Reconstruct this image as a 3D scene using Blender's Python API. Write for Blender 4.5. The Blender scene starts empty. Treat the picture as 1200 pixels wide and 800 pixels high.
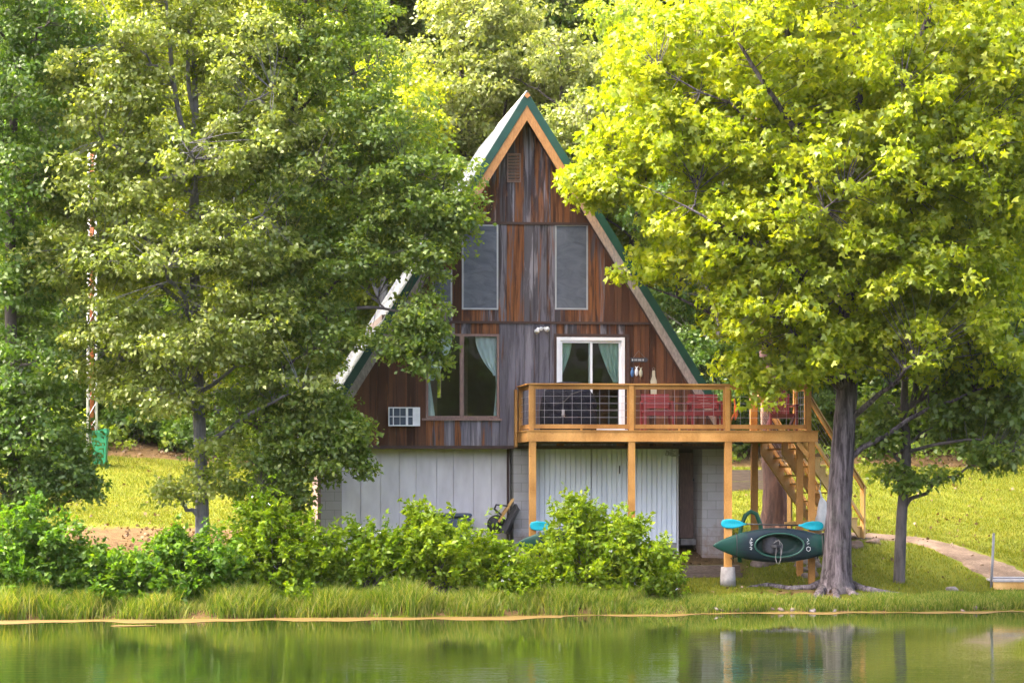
import bpy, math, random
import numpy as np
from math import radians as R, sin, cos, pi
from mathutils import Vector, Matrix

RND = random.Random(7)
NR = np.random.default_rng(11)
scene = bpy.context.scene
col = scene.collection
F = 3180.0           # focal length in photo pixels (1200 wide)
CZ = 2.8             # camera height over the water
HOR = 560.0          # photo row of the horizon

# ------------------------------------------------------------------ world, sun, camera
SUN = Vector((-0.52, -0.015, 0.85)).normalized()
w = bpy.data.worlds.new("World"); scene.world = w; w.use_nodes = True
nt = w.node_tree; bg = nt.nodes['Background']
sky = nt.nodes.new('ShaderNodeTexSky'); sky.sky_type = 'NISHITA'; sky.sun_disc = False
sky.sun_elevation = math.asin(SUN.z); sky.sun_rotation = math.atan2(SUN.x, SUN.y)
sky.air_density = .6; sky.dust_density = 9.0; sky.ozone_density = 0.0
nt.links.new(sky.outputs[0], bg.inputs[0]); bg.inputs[1].default_value = 0.15
sl = bpy.data.lights.new("sun", 'SUN'); sl.energy = 0.6; sl.angle = R(28); sl.color = (1.0, 0.90, 0.72)
so = bpy.data.objects.new("sun", sl); col.objects.link(so)
so.rotation_euler = (-SUN).to_track_quat('-Z', 'Y').to_euler(); so.location = (-30, 40, 60)
cam = bpy.data.cameras.new("camera"); co = bpy.data.objects.new("camera", cam); col.objects.link(co)
co.location = (0, 0, CZ); co.rotation_euler = (R(90), 0, 0)
cam.sensor_width = 36; cam.lens = F / 1200 * 36; cam.shift_y = (HOR - 400) / 1200
cam.clip_start = 0.5; cam.clip_end = 3000
scene.camera = co
scene.view_settings.view_transform = 'Standard'; scene.view_settings.look = 'None'
scene.view_settings.exposure = 3.45; scene.view_settings.gamma = 1
scene.view_settings.use_curve_mapping = False
scene.render.engine = 'CYCLES'
scene.cycles.max_bounces = 8; scene.cycles.diffuse_bounces = 4; scene.cycles.glossy_bounces = 4
scene.cycles.transmission_bounces = 6; scene.cycles.transparent_max_bounces = 8
scene.cycles.caustics_reflective = False; scene.cycles.caustics_refractive = False
scene.cycles.use_denoising = True
scene.cycles.sample_clamp_indirect = 6

# ------------------------------------------------------------------ materials
class NT:
    def __init__(s, name):
        s.m = bpy.data.materials.new(name); s.m.use_nodes = True
        s.t = s.m.node_tree; s.t.nodes.clear()
        s.out = s.n('ShaderNodeOutputMaterial')
    def n(s, typ, **kw):
        nd = s.t.nodes.new(typ)
        for k, v in kw.items():
            setattr(nd, k, v)
        return nd
    def l(s, a, b): s.t.links.new(a, b)
    def set(s, nd, key, val):
        if isinstance(val, bpy.types.NodeSocket): s.l(val, nd.inputs[key])
        elif isinstance(val, tuple) and len(val) == 3 and nd.inputs[key].type == 'RGBA': nd.inputs[key].default_value = (*val, 1)
        else: nd.inputs[key].default_value = val
    def coord(s, which='Object', scale=(1, 1, 1), rot=(0, 0, 0)):
        if which == 'World':
            src = s.n('ShaderNodeNewGeometry').outputs['Position']
        else:
            src = s.n('ShaderNodeTexCoord').outputs[which]
        mp = s.n('ShaderNodeMapping'); mp.inputs['Scale'].default_value = scale; mp.inputs['Rotation'].default_value = rot
        s.l(src, mp.inputs[0]); return mp.outputs[0]
    def noise(s, vec, scale=5, detail=4, rough=.55, dist=0):
        n = s.n('ShaderNodeTexNoise'); s.l(vec, n.inputs['Vector'])
        n.inputs['Scale'].default_value = scale; n.inputs['Detail'].default_value = detail
        n.inputs['Roughness'].default_value = rough; n.inputs['Distortion'].default_value = dist
        return n.outputs['Fac']
    def ramp(s, fac, stops):
        r = s.n('ShaderNodeValToRGB'); e = r.color_ramp.elements
        while len(e) < len(stops): e.new(0.5)
        for i, (p, c) in enumerate(stops):
            e[i].position = p; e[i].color = (*c, 1) if isinstance(c, tuple) else (c, c, c, 1)
        s.l(fac, r.inputs[0]); return r.outputs[0]
    def mix(s, fac, a, b, blend='MIX'):
        m = s.n('ShaderNodeMix', data_type='RGBA', blend_type=blend)
        s.set(m, 0, fac)
        for k, v in ((6, a), (7, b)):
            if isinstance(v, bpy.types.NodeSocket): s.l(v, m.inputs[k])
            else: m.inputs[k].default_value = (*v, 1)
        return m.outputs[2]
    def math(s, op, a, b=None, clamp=False):
        m = s.n('ShaderNodeMath', operation=op, use_clamp=clamp)
        s.set(m, 0, a)
        if b is not None: s.set(m, 1, b)
        return m.outputs[0]
    def attr(s, name): return s.n('ShaderNodeAttribute', attribute_name=name).outputs['Fac']
    def bump(s, h, strength=.3, dist=.02):
        b = s.n('ShaderNodeBump'); s.l(h, b.inputs['Height'])
        b.inputs['Strength'].default_value = strength; b.inputs['Distance'].default_value = dist
        return b.outputs[0]
    def pbr(s, color, rough=.6, metal=0, normal=None, spec=.5):
        p = s.n('ShaderNodeBsdfPrincipled')
        s.set(p, 'Base Color', color); s.set(p, 'Roughness', rough); s.set(p, 'Metallic', metal)
        p.inputs['Specular IOR Level'].default_value = spec
        if normal is not None: s.l(normal, p.inputs['Normal'])
        s.l(p.outputs[0], s.out.inputs[0]); return s.m

def simple(name, c, rough=.6, metal=0, var=.25, scale=6, spec=.4, stretch=(1, 1, 1)):
    """plain paint, plastic or metal with uneven wear"""
    t = NT(name); v = t.coord('Object', stretch)
    n = t.noise(v, scale, 5)
    dark = tuple(x * (1 - var) for x in c); light = tuple(min(1, x * (1 + var * .7)) for x in c)
    cc = t.ramp(n, [(.3, dark), (.7, light)])
    r = t.math('ADD', t.math('MULTIPLY', n, .2), rough - .1)
    return t.pbr(cc, r, metal, spec=spec)

def leafmat(name, c0, c1, c2, trans=1.6, tmix=.45, gloss=.06, grough=.42):
    """leaf: diffuse + light coming through + a thin wax gloss; three tones by leaf"""
    t = NT(name)
    a = t.attr('rnd')
    oi = t.n('ShaderNodeObjectInfo').outputs['Random']
    f = t.math('ADD', a, t.math('MULTIPLY', t.math('SUBTRACT', oi, .5), .25), True)
    c = t.ramp(f, [(.08, c0), (.5, c1), (.95, c2)])
    d = t.n('ShaderNodeBsdfDiffuse'); t.l(c, d.inputs[0])
    tr = t.n('ShaderNodeBsdfTranslucent')
    tc = t.mix(1.0, c, (trans * 1.04, trans * 1.04, trans * .3), 'MULTIPLY'); t.l(tc, tr.inputs[0])
    m1 = t.n('ShaderNodeMixShader'); m1.inputs[0].default_value = tmix
    t.l(d.outputs[0], m1.inputs[1]); t.l(tr.outputs[0], m1.inputs[2])
    g = t.n('ShaderNodeBsdfGlossy'); g.inputs['Roughness'].default_value = grough; g.inputs[0].default_value = (1, 1, .95, 1)
    m2 = t.n('ShaderNodeMixShader'); m2.inputs[0].default_value = gloss
    t.l(m1.outputs[0], m2.inputs[1]); t.l(g.outputs[0], m2.inputs[2])
    t.l(m2.outputs[0], t.out.inputs[0]); return t.m

def barkmat(name, c0, c1, scale=9, streak=.18, bump=.6):
    t = NT(name); v = t.coord('Object', (1, 1, streak))
    n = t.noise(v, scale, 7, .65, .4); n2 = t.noise(t.coord('Object'), 2.2, 3)
    c = t.ramp(n, [(.32, c0), (.68, c1)])
    c = t.mix(t.ramp(n2, [(.45, 0.0), (.75, .45)]), c, tuple(x * 1.5 for x in c1))
    return t.pbr(c, .9, 0, t.bump(n, bump, .04), .2)

def newwood(name, c0, c1, c2):
    """treated deck lumber: grain along the board, a few knots, uneven tone"""
    t = NT(name); geo = t.coord('Object')
    n1 = t.noise(geo, 1.3, 2); 
    g = t.noise(t.coord('Object', (5, 5, 5)), 6, 6, .7, .6)
    f = t.math('ADD', t.math('MULTIPLY', n1, .65), t.math('MULTIPLY', g, .35))
    c = t.ramp(f, [(.36, c0), (.5, c1), (.64, c2)])
    orn_ = t.n('ShaderNodeObjectInfo').outputs['Random']
    hv = t.ramp(orn_, [(0.0, (.72, .70, .68)), (.5, (.95, .95, .95)), (1.0, (1.12, 1.10, 1.12))])
    c = t.mix(1.0, c, hv, 'MULTIPLY')
    grime = t.noise(t.coord('World', (1.5, 1.5, .6)), 1.6, 6, .65)
    c = t.mix(t.ramp(grime, [(.5, 0.0), (.72, .45)]), c, tuple(x * .55 for x in c0))
    vo = t.n('ShaderNodeTexVoronoi'); t.l(t.coord('Object', (1.6, 1.6, 7)), vo.inputs['Vector']); vo.inputs['Scale'].default_value = 1.3
    k = t.ramp(vo.outputs['Distance'], [(.03, 1.0), (.09, 0.0)])
    c = t.mix(t.math('MULTIPLY', k, .75), c, tuple(x * .25 for x in c0))
    return t.pbr(c, .75, 0, t.bump(g, .15, .01), .25)

M = {}
M['deckwood'] = newwood('treated_lumber', (.30, .135, .03), (.43, .21, .055), (.56, .29, .085))
M['stairwood'] = newwood('stair_lumber', (.36, .20, .055), (.48, .29, .10), (.60, .38, .15))

def plankmat():
    t = NT('weathered_planks')
    rnd = t.attr('rnd'); wx = t.attr('wx')
    cmb = t.n('ShaderNodeCombineXYZ'); t.l(t.math('MULTIPLY', rnd, 7.0), cmb.inputs[1])
    ad = t.n('ShaderNodeVectorMath', operation='ADD')
    t.l(t.n('ShaderNodeTexCoord').outputs['Object'], ad.inputs[0]); t.l(cmb.outputs[0], ad.inputs[1])
    mp = t.n('ShaderNodeMapping'); mp.inputs['Scale'].default_value = (9, 1, .55); t.l(ad.outputs[0], mp.inputs[0])
    big = t.noise(mp.outputs[0], 1.0, 5, .6, .5)
    mp2 = t.n('ShaderNodeMapping'); mp2.inputs['Scale'].default_value = (60, 1, 1.3); t.l(ad.outputs[0], mp2.inputs[0])
    fine = t.noise(mp2.outputs[0], 1.0, 6, .7, .3)
    mp3 = t.n('ShaderNodeMapping'); mp3.inputs['Scale'].default_value = (5, 1, .5); mp3.inputs['Location'].default_value = (3, 9, 5); t.l(ad.outputs[0], mp3.inputs[0])
    blk = t.noise(mp3.outputs[0], 1.4, 5, .6, .6)
    mp4 = t.n('ShaderNodeMapping'); mp4.inputs['Scale'].default_value = (26, 1, .5); t.l(ad.outputs[0], mp4.inputs[0])
    brown = t.ramp(t.math('ADD', t.math('MULTIPLY', rnd, .6), t.math('MULTIPLY', big, .4)),
                   [(.15, (.036, .015, .010)), (.5, (.088, .036, .020)), (.85, (.165, .070, .033))])
    # sun-bleached orange wood where the stain is half gone
    org = t.ramp(t.math('ADD', wx, t.math('MULTIPLY', t.math('SUBTRACT', big, .5), 1.6)), [(.10, 0.0), (.36, .85), (.7, .35)])
    c = t.mix(org, brown, t.ramp(fine, [(.3, (.13, .043, .016)), (.7, (.33, .13, .048))]))
    grey = t.ramp(t.math('ADD', t.math('MULTIPLY', fine, .55), t.math('MULTIPLY', rnd, .45)),
                  [(.22, (.065, .058, .072)), (.5, (.155, .142, .168)), (.8, (.30, .275, .305))])
    gf = t.ramp(t.math('ADD', t.math('MULTIPLY', wx, 1.05), t.math('MULTIPLY', t.math('SUBTRACT', big, .5), 2.4)), [(.44, 0.0), (.72, 1.0)])
    c = t.mix(gf, c, grey)
    bf = t.math('MULTIPLY', t.ramp(t.math('ADD', blk, t.math('MULTIPLY', t.math('SUBTRACT', rnd, .5), .22)), [(.47, 0.0), (.58, .95)]), t.ramp(wx, [(.03, .25), (.3, .75), (.75, .9), (1.0, .4)]))
    c = t.mix(bf, c, (.020, .015, .020))
    crk = t.noise(mp4.outputs[0], 1.0, 3, .6, .2)
    c = t.mix(t.ramp(crk, [(.30, .8), (.40, 0.0)]), c, (.018, .012, .012))
    return t.pbr(c, .85, 0, t.bump(fine, .4, .01), .2)
M['planks'] = plankmat()

def bargemat():
    t = NT('barge_wood'); v = t.coord('Object')
    n = t.noise(t.coord('Object', (6, 6, 2)), 5, 6, .65, .5)
    z = t.n('ShaderNodeSeparateXYZ'); t.l(v, z.inputs[0])
    f = t.math('ADD', t.math('MULTIPLY', t.math('SUBTRACT', z.outputs[2], 6.6), .55), t.math('SUBTRACT', n, .5), True)
    grey = t.ramp(n, [(.3, (.16, .13, .125)), (.7, (.34, .29, .27))])
    org = t.ramp(n, [(.3, (.27, .12, .045)), (.7, (.46, .23, .09))])
    return t.pbr(t.mix(f, grey, org), .8, 0, t.bump(n, .2, .01), .25)
M['barge'] = bargemat()
M['roofmetal'] = simple('pale_metal_roof', (.30, .315, .315), .5, 0, .08, 3)
M['greentrim'] = simple('green_metal_trim', (.008, .052, .037), .4, .1, .3, 3)
M['whiteframe'] = simple('white_vinyl', (.74, .74, .76), .45, 0, .08, 4)
M['greyframe'] = simple('grey_alloy', (.34, .34, .36), .5, .3, .15, 4)
M['brownframe'] = simple('brown_frame', (.20, .12, .10), .6, 0, .3, 6, stretch=(6, 6, 1))
M['darkwood'] = simple('dark_trim', (.055, .03, .026), .8, 0, .4, 8, stretch=(2, 2, 6))
M['shade'] = None
t = NT('window_shade'); n = t.noise(t.coord('Object', (1, 1, 2.2)), 2.0, 6, .6, 1.2)
M['shade'] = t.pbr(t.ramp(n, [(.3, (.07, .08, .105)), (.7, (.125, .138, .175))]), .75, 0, t.bump(n, .6, .04), .2)
M['curtain_blue'] = simple('blue_curtain', (.86, .88, .95), .9, 0, .15, 3, stretch=(6, 1, 1))
M['curtain_green'] = simple('green_curtain', (.55, .68, .62), .9, 0, .15, 3, stretch=(6, 1, 1))
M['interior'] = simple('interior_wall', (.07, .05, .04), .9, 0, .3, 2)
M['white_siding'] = None
t = NT('white_siding'); n = t.noise(t.coord('Object', (1.5, 1, .5)), 2.5, 6, .6); n2 = t.noise(t.coord('Object', (20, 1, 1.5)), 2, 4)
c = t.ramp(n, [(.3, (.52, .485, .485)), (.65, (.66, .625, .625))]); c = t.mix(t.ramp(n2, [(.6, 0.0), (.8, .25)]), c, (.36, .33, .30))
M['white_siding'] = t.pbr(c, .7, 0, None, .3)
t = NT('white_door_paint'); n = t.noise(t.coord('Object', (1.5, 1, .5)), 2.2, 6, .6)
M['white_door'] = t.pbr(t.ramp(n, [(.3, (.70, .73, .78)), (.65, (.84, .87, .91))]), .55, 0, None, .4)

def blockmat():
    t = NT('concrete_block')
    b = t.n('ShaderNodeTexBrick'); tc = t.n('ShaderNodeTexCoord')
    sp = t.n('ShaderNodeSeparateXYZ'); t.l(tc.outputs['Object'], sp.inputs[0])
    cb = t.n('ShaderNodeCombineXYZ'); t.l(t.math('ADD', sp.outputs[0], sp.outputs[1]), cb.inputs[0]); t.l(sp.outputs[2], cb.inputs[1])
    t.l(cb.outputs[0], b.inputs['Vector'])
    b.inputs['Scale'].default_value = 1; b.inputs['Brick Width'].default_value = .4; b.inputs['Row Height'].default_value = .2
    b.inputs['Mortar Size'].default_value = .006; b.inputs['Color1'].default_value = (.30, .285, .28, 1); b.inputs['Color2'].default_value = (.36, .34, .335, 1)
    b.inputs['Mortar'].default_value = (.20, .19, .185, 1)
    n = t.noise(t.coord('Object'), 2.5, 6, .65)
    c = t.mix(t.ramp(n, [(.4, 0.0), (.75, .4)]), b.outputs[0], (.22, .19, .16))
    spl = t.math('ADD', t.math('MULTIPLY', t.math('SUBTRACT', 1.0, sp.outputs[2]), .55), t.math('MULTIPLY', t.math('SUBTRACT', n, .5), 1.3))
    c = t.mix(t.ramp(spl, [(.15, 0.0), (.55, .75)]), c, (.17, .10, .06))
    return t.pbr(c, .9, 0, t.bump(t.noise(t.coord('Object'), 40, 4), .3, .01), .2)
M['block'] = blockmat()
M['concrete'] = simple('concrete', (.24, .225, .22), .9, 0, .35, 7, .2)
M['concrete_path'] = None
t = NT('path_concrete'); n = t.noise(t.coord('World'), 1.4, 7, .7); n3 = t.noise(t.coord('World'), 22, 4, .7)
c = t.ramp(t.math('ADD', t.math('MULTIPLY', n, .6), t.math('MULTIPLY', n3, .4)), [(.40, (.050, .034, .023)), (.5, (.088, .061, .042)), (.60, (.14, .102, .072))])
M['concrete_path'] = t.pbr(c, .95, 0, t.bump(n3, .4, .02), .15)
M['oldtimber'] = simple('old_timber', (.10, .075, .062), .9, 0, .45, 9, .2, (1, 1, 5))
M['greytimber'] = simple('grey_timber', (.10, .075, .062), .9, 0, .35, 9, .2, (.4, 1, 5))
M['black'] = simple('black_rubber', (.018, .018, .02), .6, 0, .3, 8)
M['blackmetal'] = simple('black_metal', (.03, .03, .033), .4, .3, .3, 8)
M['steel'] = simple('galvanised_steel', (.17, .17, .18), .55, .3, .2, 9)
M['wire'] = simple('galvanised_wire', (.26, .26, .30), .45, .2, .1, 9)
M['navy'] = None
t = NT('navy_cover'); n = t.noise(t.coord('Object', (1, 1, 1.2)), 5, 4, .6, .6)
M['navy'] = t.pbr(t.ramp(n, [(.3, (.003, .0036, .008)), (.7, (.009, .010, .019))]), .8, 0, t.bump(n, .9, .08), .15)
M['navybox'] = simple('navy_plastic', (.03, .045, .075), .5, 0, .3, 4)
M['red'] = simple('red_paint', (.13, .005, .008), .55, 0, .3, 5)
M['darkred'] = simple('dark_red_plastic', (.085, .008, .012), .4, 0, .3, 5)
M['orange'] = simple('orange_glaze', (.38, .085, .01), .4, 0, .35, 8)
M['cyan'] = simple('turquoise_plastic', (.005, .32, .40), .4, 0, .15, 6)
M['greenplastic'] = simple('dark_green_plastic', (.008, .085, .045), .4, 0, .25, 5)
M['bingreen'] = simple('bin_green', (.02, .20, .09), .45, 0, .2, 4)
M['whiteplastic'] = simple('white_plastic', (.72, .72, .74), .45, 0, .15, 6)
M['trimpink'] = simple('faded_trim_paint', (.17, .11, .09), .7, 0, .2, 6)
M['sage'] = simple('pale_sage_wood', (.42, .40, .30), .8, 0, .2, 8)
M['plaque'] = simple('slate_plaque', (.045, .05, .065), .7, 0, .3, 8)
M['chalk'] = simple('pale_lettering', (.45, .46, .48), .8, 0, .1, 8)
M['fishblue'] = simple('blue_fish_paint', (.05, .13, .30), .6, 0, .3, 20)
M['rust'] = simple('rusty_orange_steel', (.40, .13, .05), .75, .1, .4, 6, .3, (1, 1, .3))
M['mastwhite'] = simple('chalky_white_paint', (.66, .63, .62), .7, 0, .2, 5)
M['rock'] = None
t = NT('rock'); n = t.noise(t.coord('Object'), 5, 7, .65); n2 = t.n('ShaderNodeObjectInfo').outputs['Random']
c = t.ramp(n, [(.3, (.07, .058, .052)), (.7, (.20, .175, .16))]); c = t.mix(t.math('MULTIPLY', n2, .6), c, (.14, .085, .06))
M['rock'] = t.pbr(c, .95, 0, t.bump(n, .5, .03), .2)

def glassmat(name, tint, boost=1.0):
    t = NT(name)
    tr = t.n('ShaderNodeBsdfTransparent'); tr.inputs[0].default_value = (*tint, 1)
    g = t.n('ShaderNodeBsdfGlossy'); g.inputs['Roughness'].default_value = .01
    lw = t.n('ShaderNodeFresnel'); lw.inputs[0].default_value = 1.5
    f = t.math('MULTIPLY', lw.outputs[0], boost, True)
    m = t.n('ShaderNodeMixShader'); t.l(f, m.inputs[0]); t.l(tr.outputs[0], m.inputs[1]); t.l(g.outputs[0], m.inputs[2])
    t.l(m.outputs[0], t.out.inputs[0]); return t.m
M['glass'] = glassmat('window_glass', (.85, .90, .88), .9)

def kayakmat():
    t = NT('kayak_plastic'); tc = t.n('ShaderNodeTexCoord')
    sp = t.n('ShaderNodeSeparateXYZ'); t.l(tc.outputs['Object'], sp.inputs[0])
    n = t.noise(t.coord('Object', (1.2, 3, 3)), 1.8, 4, .6, .8)
    ax = t.math('ABSOLUTE', sp.outputs[0])
    tip = t.math('ADD', t.math('MULTIPLY', ax, 1.0), t.math('MULTIPLY', t.math('SUBTRACT', n, .5), 1.1))
    f = t.ramp(tip, [(.62, 0.0), (1.15, 1.0)])
    hull = t.ramp(t.math('ADD', sp.outputs[1], t.math('MULTIPLY', n, .12)), [(.03, 0.0), (.10, .8)])
    c = t.mix(f, (.002, .009, .016), (.002, .042, .027))
    c = t.mix(t.ramp(n, [(.5, 0.0), (.7, .7)]), c, (.004, .030, .024))
    c = t.mix(hull, c, (.003, .026, .018))
    return t.pbr(c, .45, 0, None, .3)
M['kayak'] = kayakmat()
M['coaming'] = simple('green_coaming', (.012, .065, .045), .45, 0, .2, 6)
M['greyfabric'] = simple('grey_seat_fabric', (.035, .035, .042), .85, 0, .4, 14)
M['cord'] = simple('pale_cord', (.16, .15, .15), .7, 0, .2, 10)

# barks
t = NT('maple_bark'); v = t.coord('Object', (1, 1, .13)); n = t.noise(v, 11, 8, .7, .5); n2 = t.noise(t.coord('Object'), 3, 5, .6)
c = t.ramp(n, [(.40, (.030, .024, .026)), (.52, (.095, .078, .083)), (.64, (.17, .142, .15))]); c = t.mix(t.ramp(n2, [(.52, 0.0), (.7, .5)]), c, (.13, .125, .115))
M['bark_maple'] = t.pbr(c, .95, 0, t.bump(n, 1.0, .07), .15)
M['bark_grey'] = barkmat('grey_bark', (.07, .065, .075), (.20, .19, .205), 12, .22, .8)
M['bark_dark'] = barkmat('dark_bark', (.035, .03, .03), (.10, .085, .08), 10, .2, .7)
t = NT('peeling_red_bark'); n = t.noise(t.coord('Object', (1, 1, .2)), 6, 7, .65, .6); n2 = t.noise(t.coord('Object', (1, 1, .35)), 1.7, 4, .5, .5)
c = t.ramp(n, [(.32, (.022, .014, .016)), (.68, (.11, .062, .052))]); c = t.mix(t.ramp(n2, [(.54, 0.0), (.6, .85)]), c, t.ramp(n, [(.3, (.20, .10, .075)), (.7, (.38, .24, .18))]))
M['bark_red'] = t.pbr(c, .9, 0, t.bump(n, 1.0, .06), .2)
# leaves
M['leaf_maple'] = leafmat('maple_leaf', (0.12, 0.175, 0.006), (0.205, 0.265, 0.008), (0.34, 0.36, 0.012), 1.4, 0.52, 0.02)
M['leaf_pale'] = leafmat('pale_oak_leaf', (0.095, 0.14, 0.018), (0.175, 0.225, 0.034), (0.31, 0.335, 0.105), 1.35, 0.47, 0.03)
M['leaf_mid'] = leafmat('mid_green_leaf', (0.06, 0.112, 0.014), (0.115, 0.175, 0.022), (0.205, 0.25, 0.032), 1.5, 0.47, 0.025)
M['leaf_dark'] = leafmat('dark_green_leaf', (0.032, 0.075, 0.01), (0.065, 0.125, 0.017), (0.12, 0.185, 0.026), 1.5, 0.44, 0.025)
M['leaf_yellow'] = leafmat('sun_toned_yellow_leaf', (0.13, 0.175, 0.006), (0.23, 0.275, 0.009), (0.36, 0.36, 0.015), 1.5, 0.55, 0.03)  # sunlight through the rear crowns is put into this yellow leaf colour
M['leaf_olive'] = leafmat('olive_oak_leaf', (0.085, 0.125, 0.022), (0.16, 0.2, 0.046), (0.27, 0.29, 0.11), 1.3, 0.45, 0.02)
M['leaf_wood'] = leafmat('wood_leaf', (.09,.15,.012), (.16,.235,.02), (.27,.32,.03), 1.45, .48, .025)
M['leaf_shade'] = leafmat('far_bank_leaf', (.015,.035,.008), (.035,.07,.012), (.07,.11,.02), 1.3, .35, .02)
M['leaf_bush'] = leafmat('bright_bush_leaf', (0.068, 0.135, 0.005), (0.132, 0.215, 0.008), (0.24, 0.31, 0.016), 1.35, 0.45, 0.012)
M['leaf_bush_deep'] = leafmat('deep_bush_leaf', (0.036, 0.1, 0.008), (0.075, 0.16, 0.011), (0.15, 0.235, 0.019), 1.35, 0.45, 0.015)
M['blade'] = leafmat('grass_blade', (0.055, 0.078, 0.003), (0.096, 0.12, 0.005), (0.165, 0.155, 0.011), 1.2, 0.45, 0.012)
M['blade_reed'] = leafmat('shore_grass_blade', (0.05, 0.105, 0.008), (0.115, 0.18, 0.012), (0.26, 0.25, 0.07), 1.25, 0.45, 0.012)
M['litter'] = leafmat('fallen_leaf', (.05,.028,.014), (.11,.065,.034), (.22,.15,.09), 1.0, .2, .02)
M['blossom'] = simple('white_blossom', (.8, .78, .7), .7, 0, .1, 5)
M['algae'] = None
t = NT('algae_scum'); n = t.noise(t.coord('World'), 9, 6, .7)
M['algae'] = t.pbr(t.ramp(n, [(.3, (.055, .036, .008)), (.7, (.115, .072, .016))]), .8, 0, None, .2)
# ------------------------------------------------------------------ mesh helpers
OFF = {}            # frame offset of every thing (its base in its own frame)
def mesh_obj(name, verts, faces, mats, parent=None, mi=None, smooth=False, attrs=None):
    me = bpy.data.meshes.new(name); me.from_pydata(verts, [], faces)
    for m in (mats if isinstance(mats, (list, tuple)) else [mats]): me.materials.append(m)
    if mi is not None: me.polygons.foreach_set('material_index', np.array(mi, dtype=np.int32))
    if smooth: me.polygons.foreach_set('use_smooth', np.ones(len(me.polygons), dtype=bool))
    for k, v in (attrs or {}).items():
        a = me.attributes.new(k, 'FLOAT', 'FACE'); a.data.foreach_set('value', np.array(v, dtype=np.float32))
    me.update()
    o = bpy.data.objects.new(name, me); col.objects.link(o)
    if parent is not None: o.parent = parent
    return o

def fast_mesh(name, verts, quads, mat, parent=None, rnd=None, tris=None, smooth=False):
    """numpy mesh: quads (n,4) then tris (m,3)"""
    me = bpy.data.meshes.new(name); nv = len(verts)
    nq = 0 if quads is None else len(quads); ntr = 0 if tris is None else len(tris)
    me.vertices.add(nv); me.vertices.foreach_set('co', np.ascontiguousarray(verts, dtype=np.float32).ravel())
    li = []; ls = []
    if nq: li.append(quads.ravel()); ls.append(np.arange(nq) * 4)
    if ntr: li.append(tris.ravel()); ls.append(nq * 4 + np.arange(ntr) * 3)
    li = np.concatenate(li).astype(np.int32); ls = np.concatenate(ls).astype(np.int32)
    me.loops.add(len(li)); me.loops.foreach_set('vertex_index', li)
    me.polygons.add(nq + ntr); me.polygons.foreach_set('loop_start', ls)
    me.update(calc_edges=True)
    for m in (mat if isinstance(mat, list) else [mat]): me.materials.append(m)
    if rnd is not None:
        a = me.attributes.new('rnd', 'FLOAT', 'FACE'); a.data.foreach_set('value', rnd.astype(np.float32))
    if smooth: me.polygons.foreach_set('use_smooth', np.ones(nq + ntr, dtype=bool))
    o = bpy.data.objects.new(name, me); col.objects.link(o)
    if parent is not None: o.parent = parent
    return o

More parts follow.
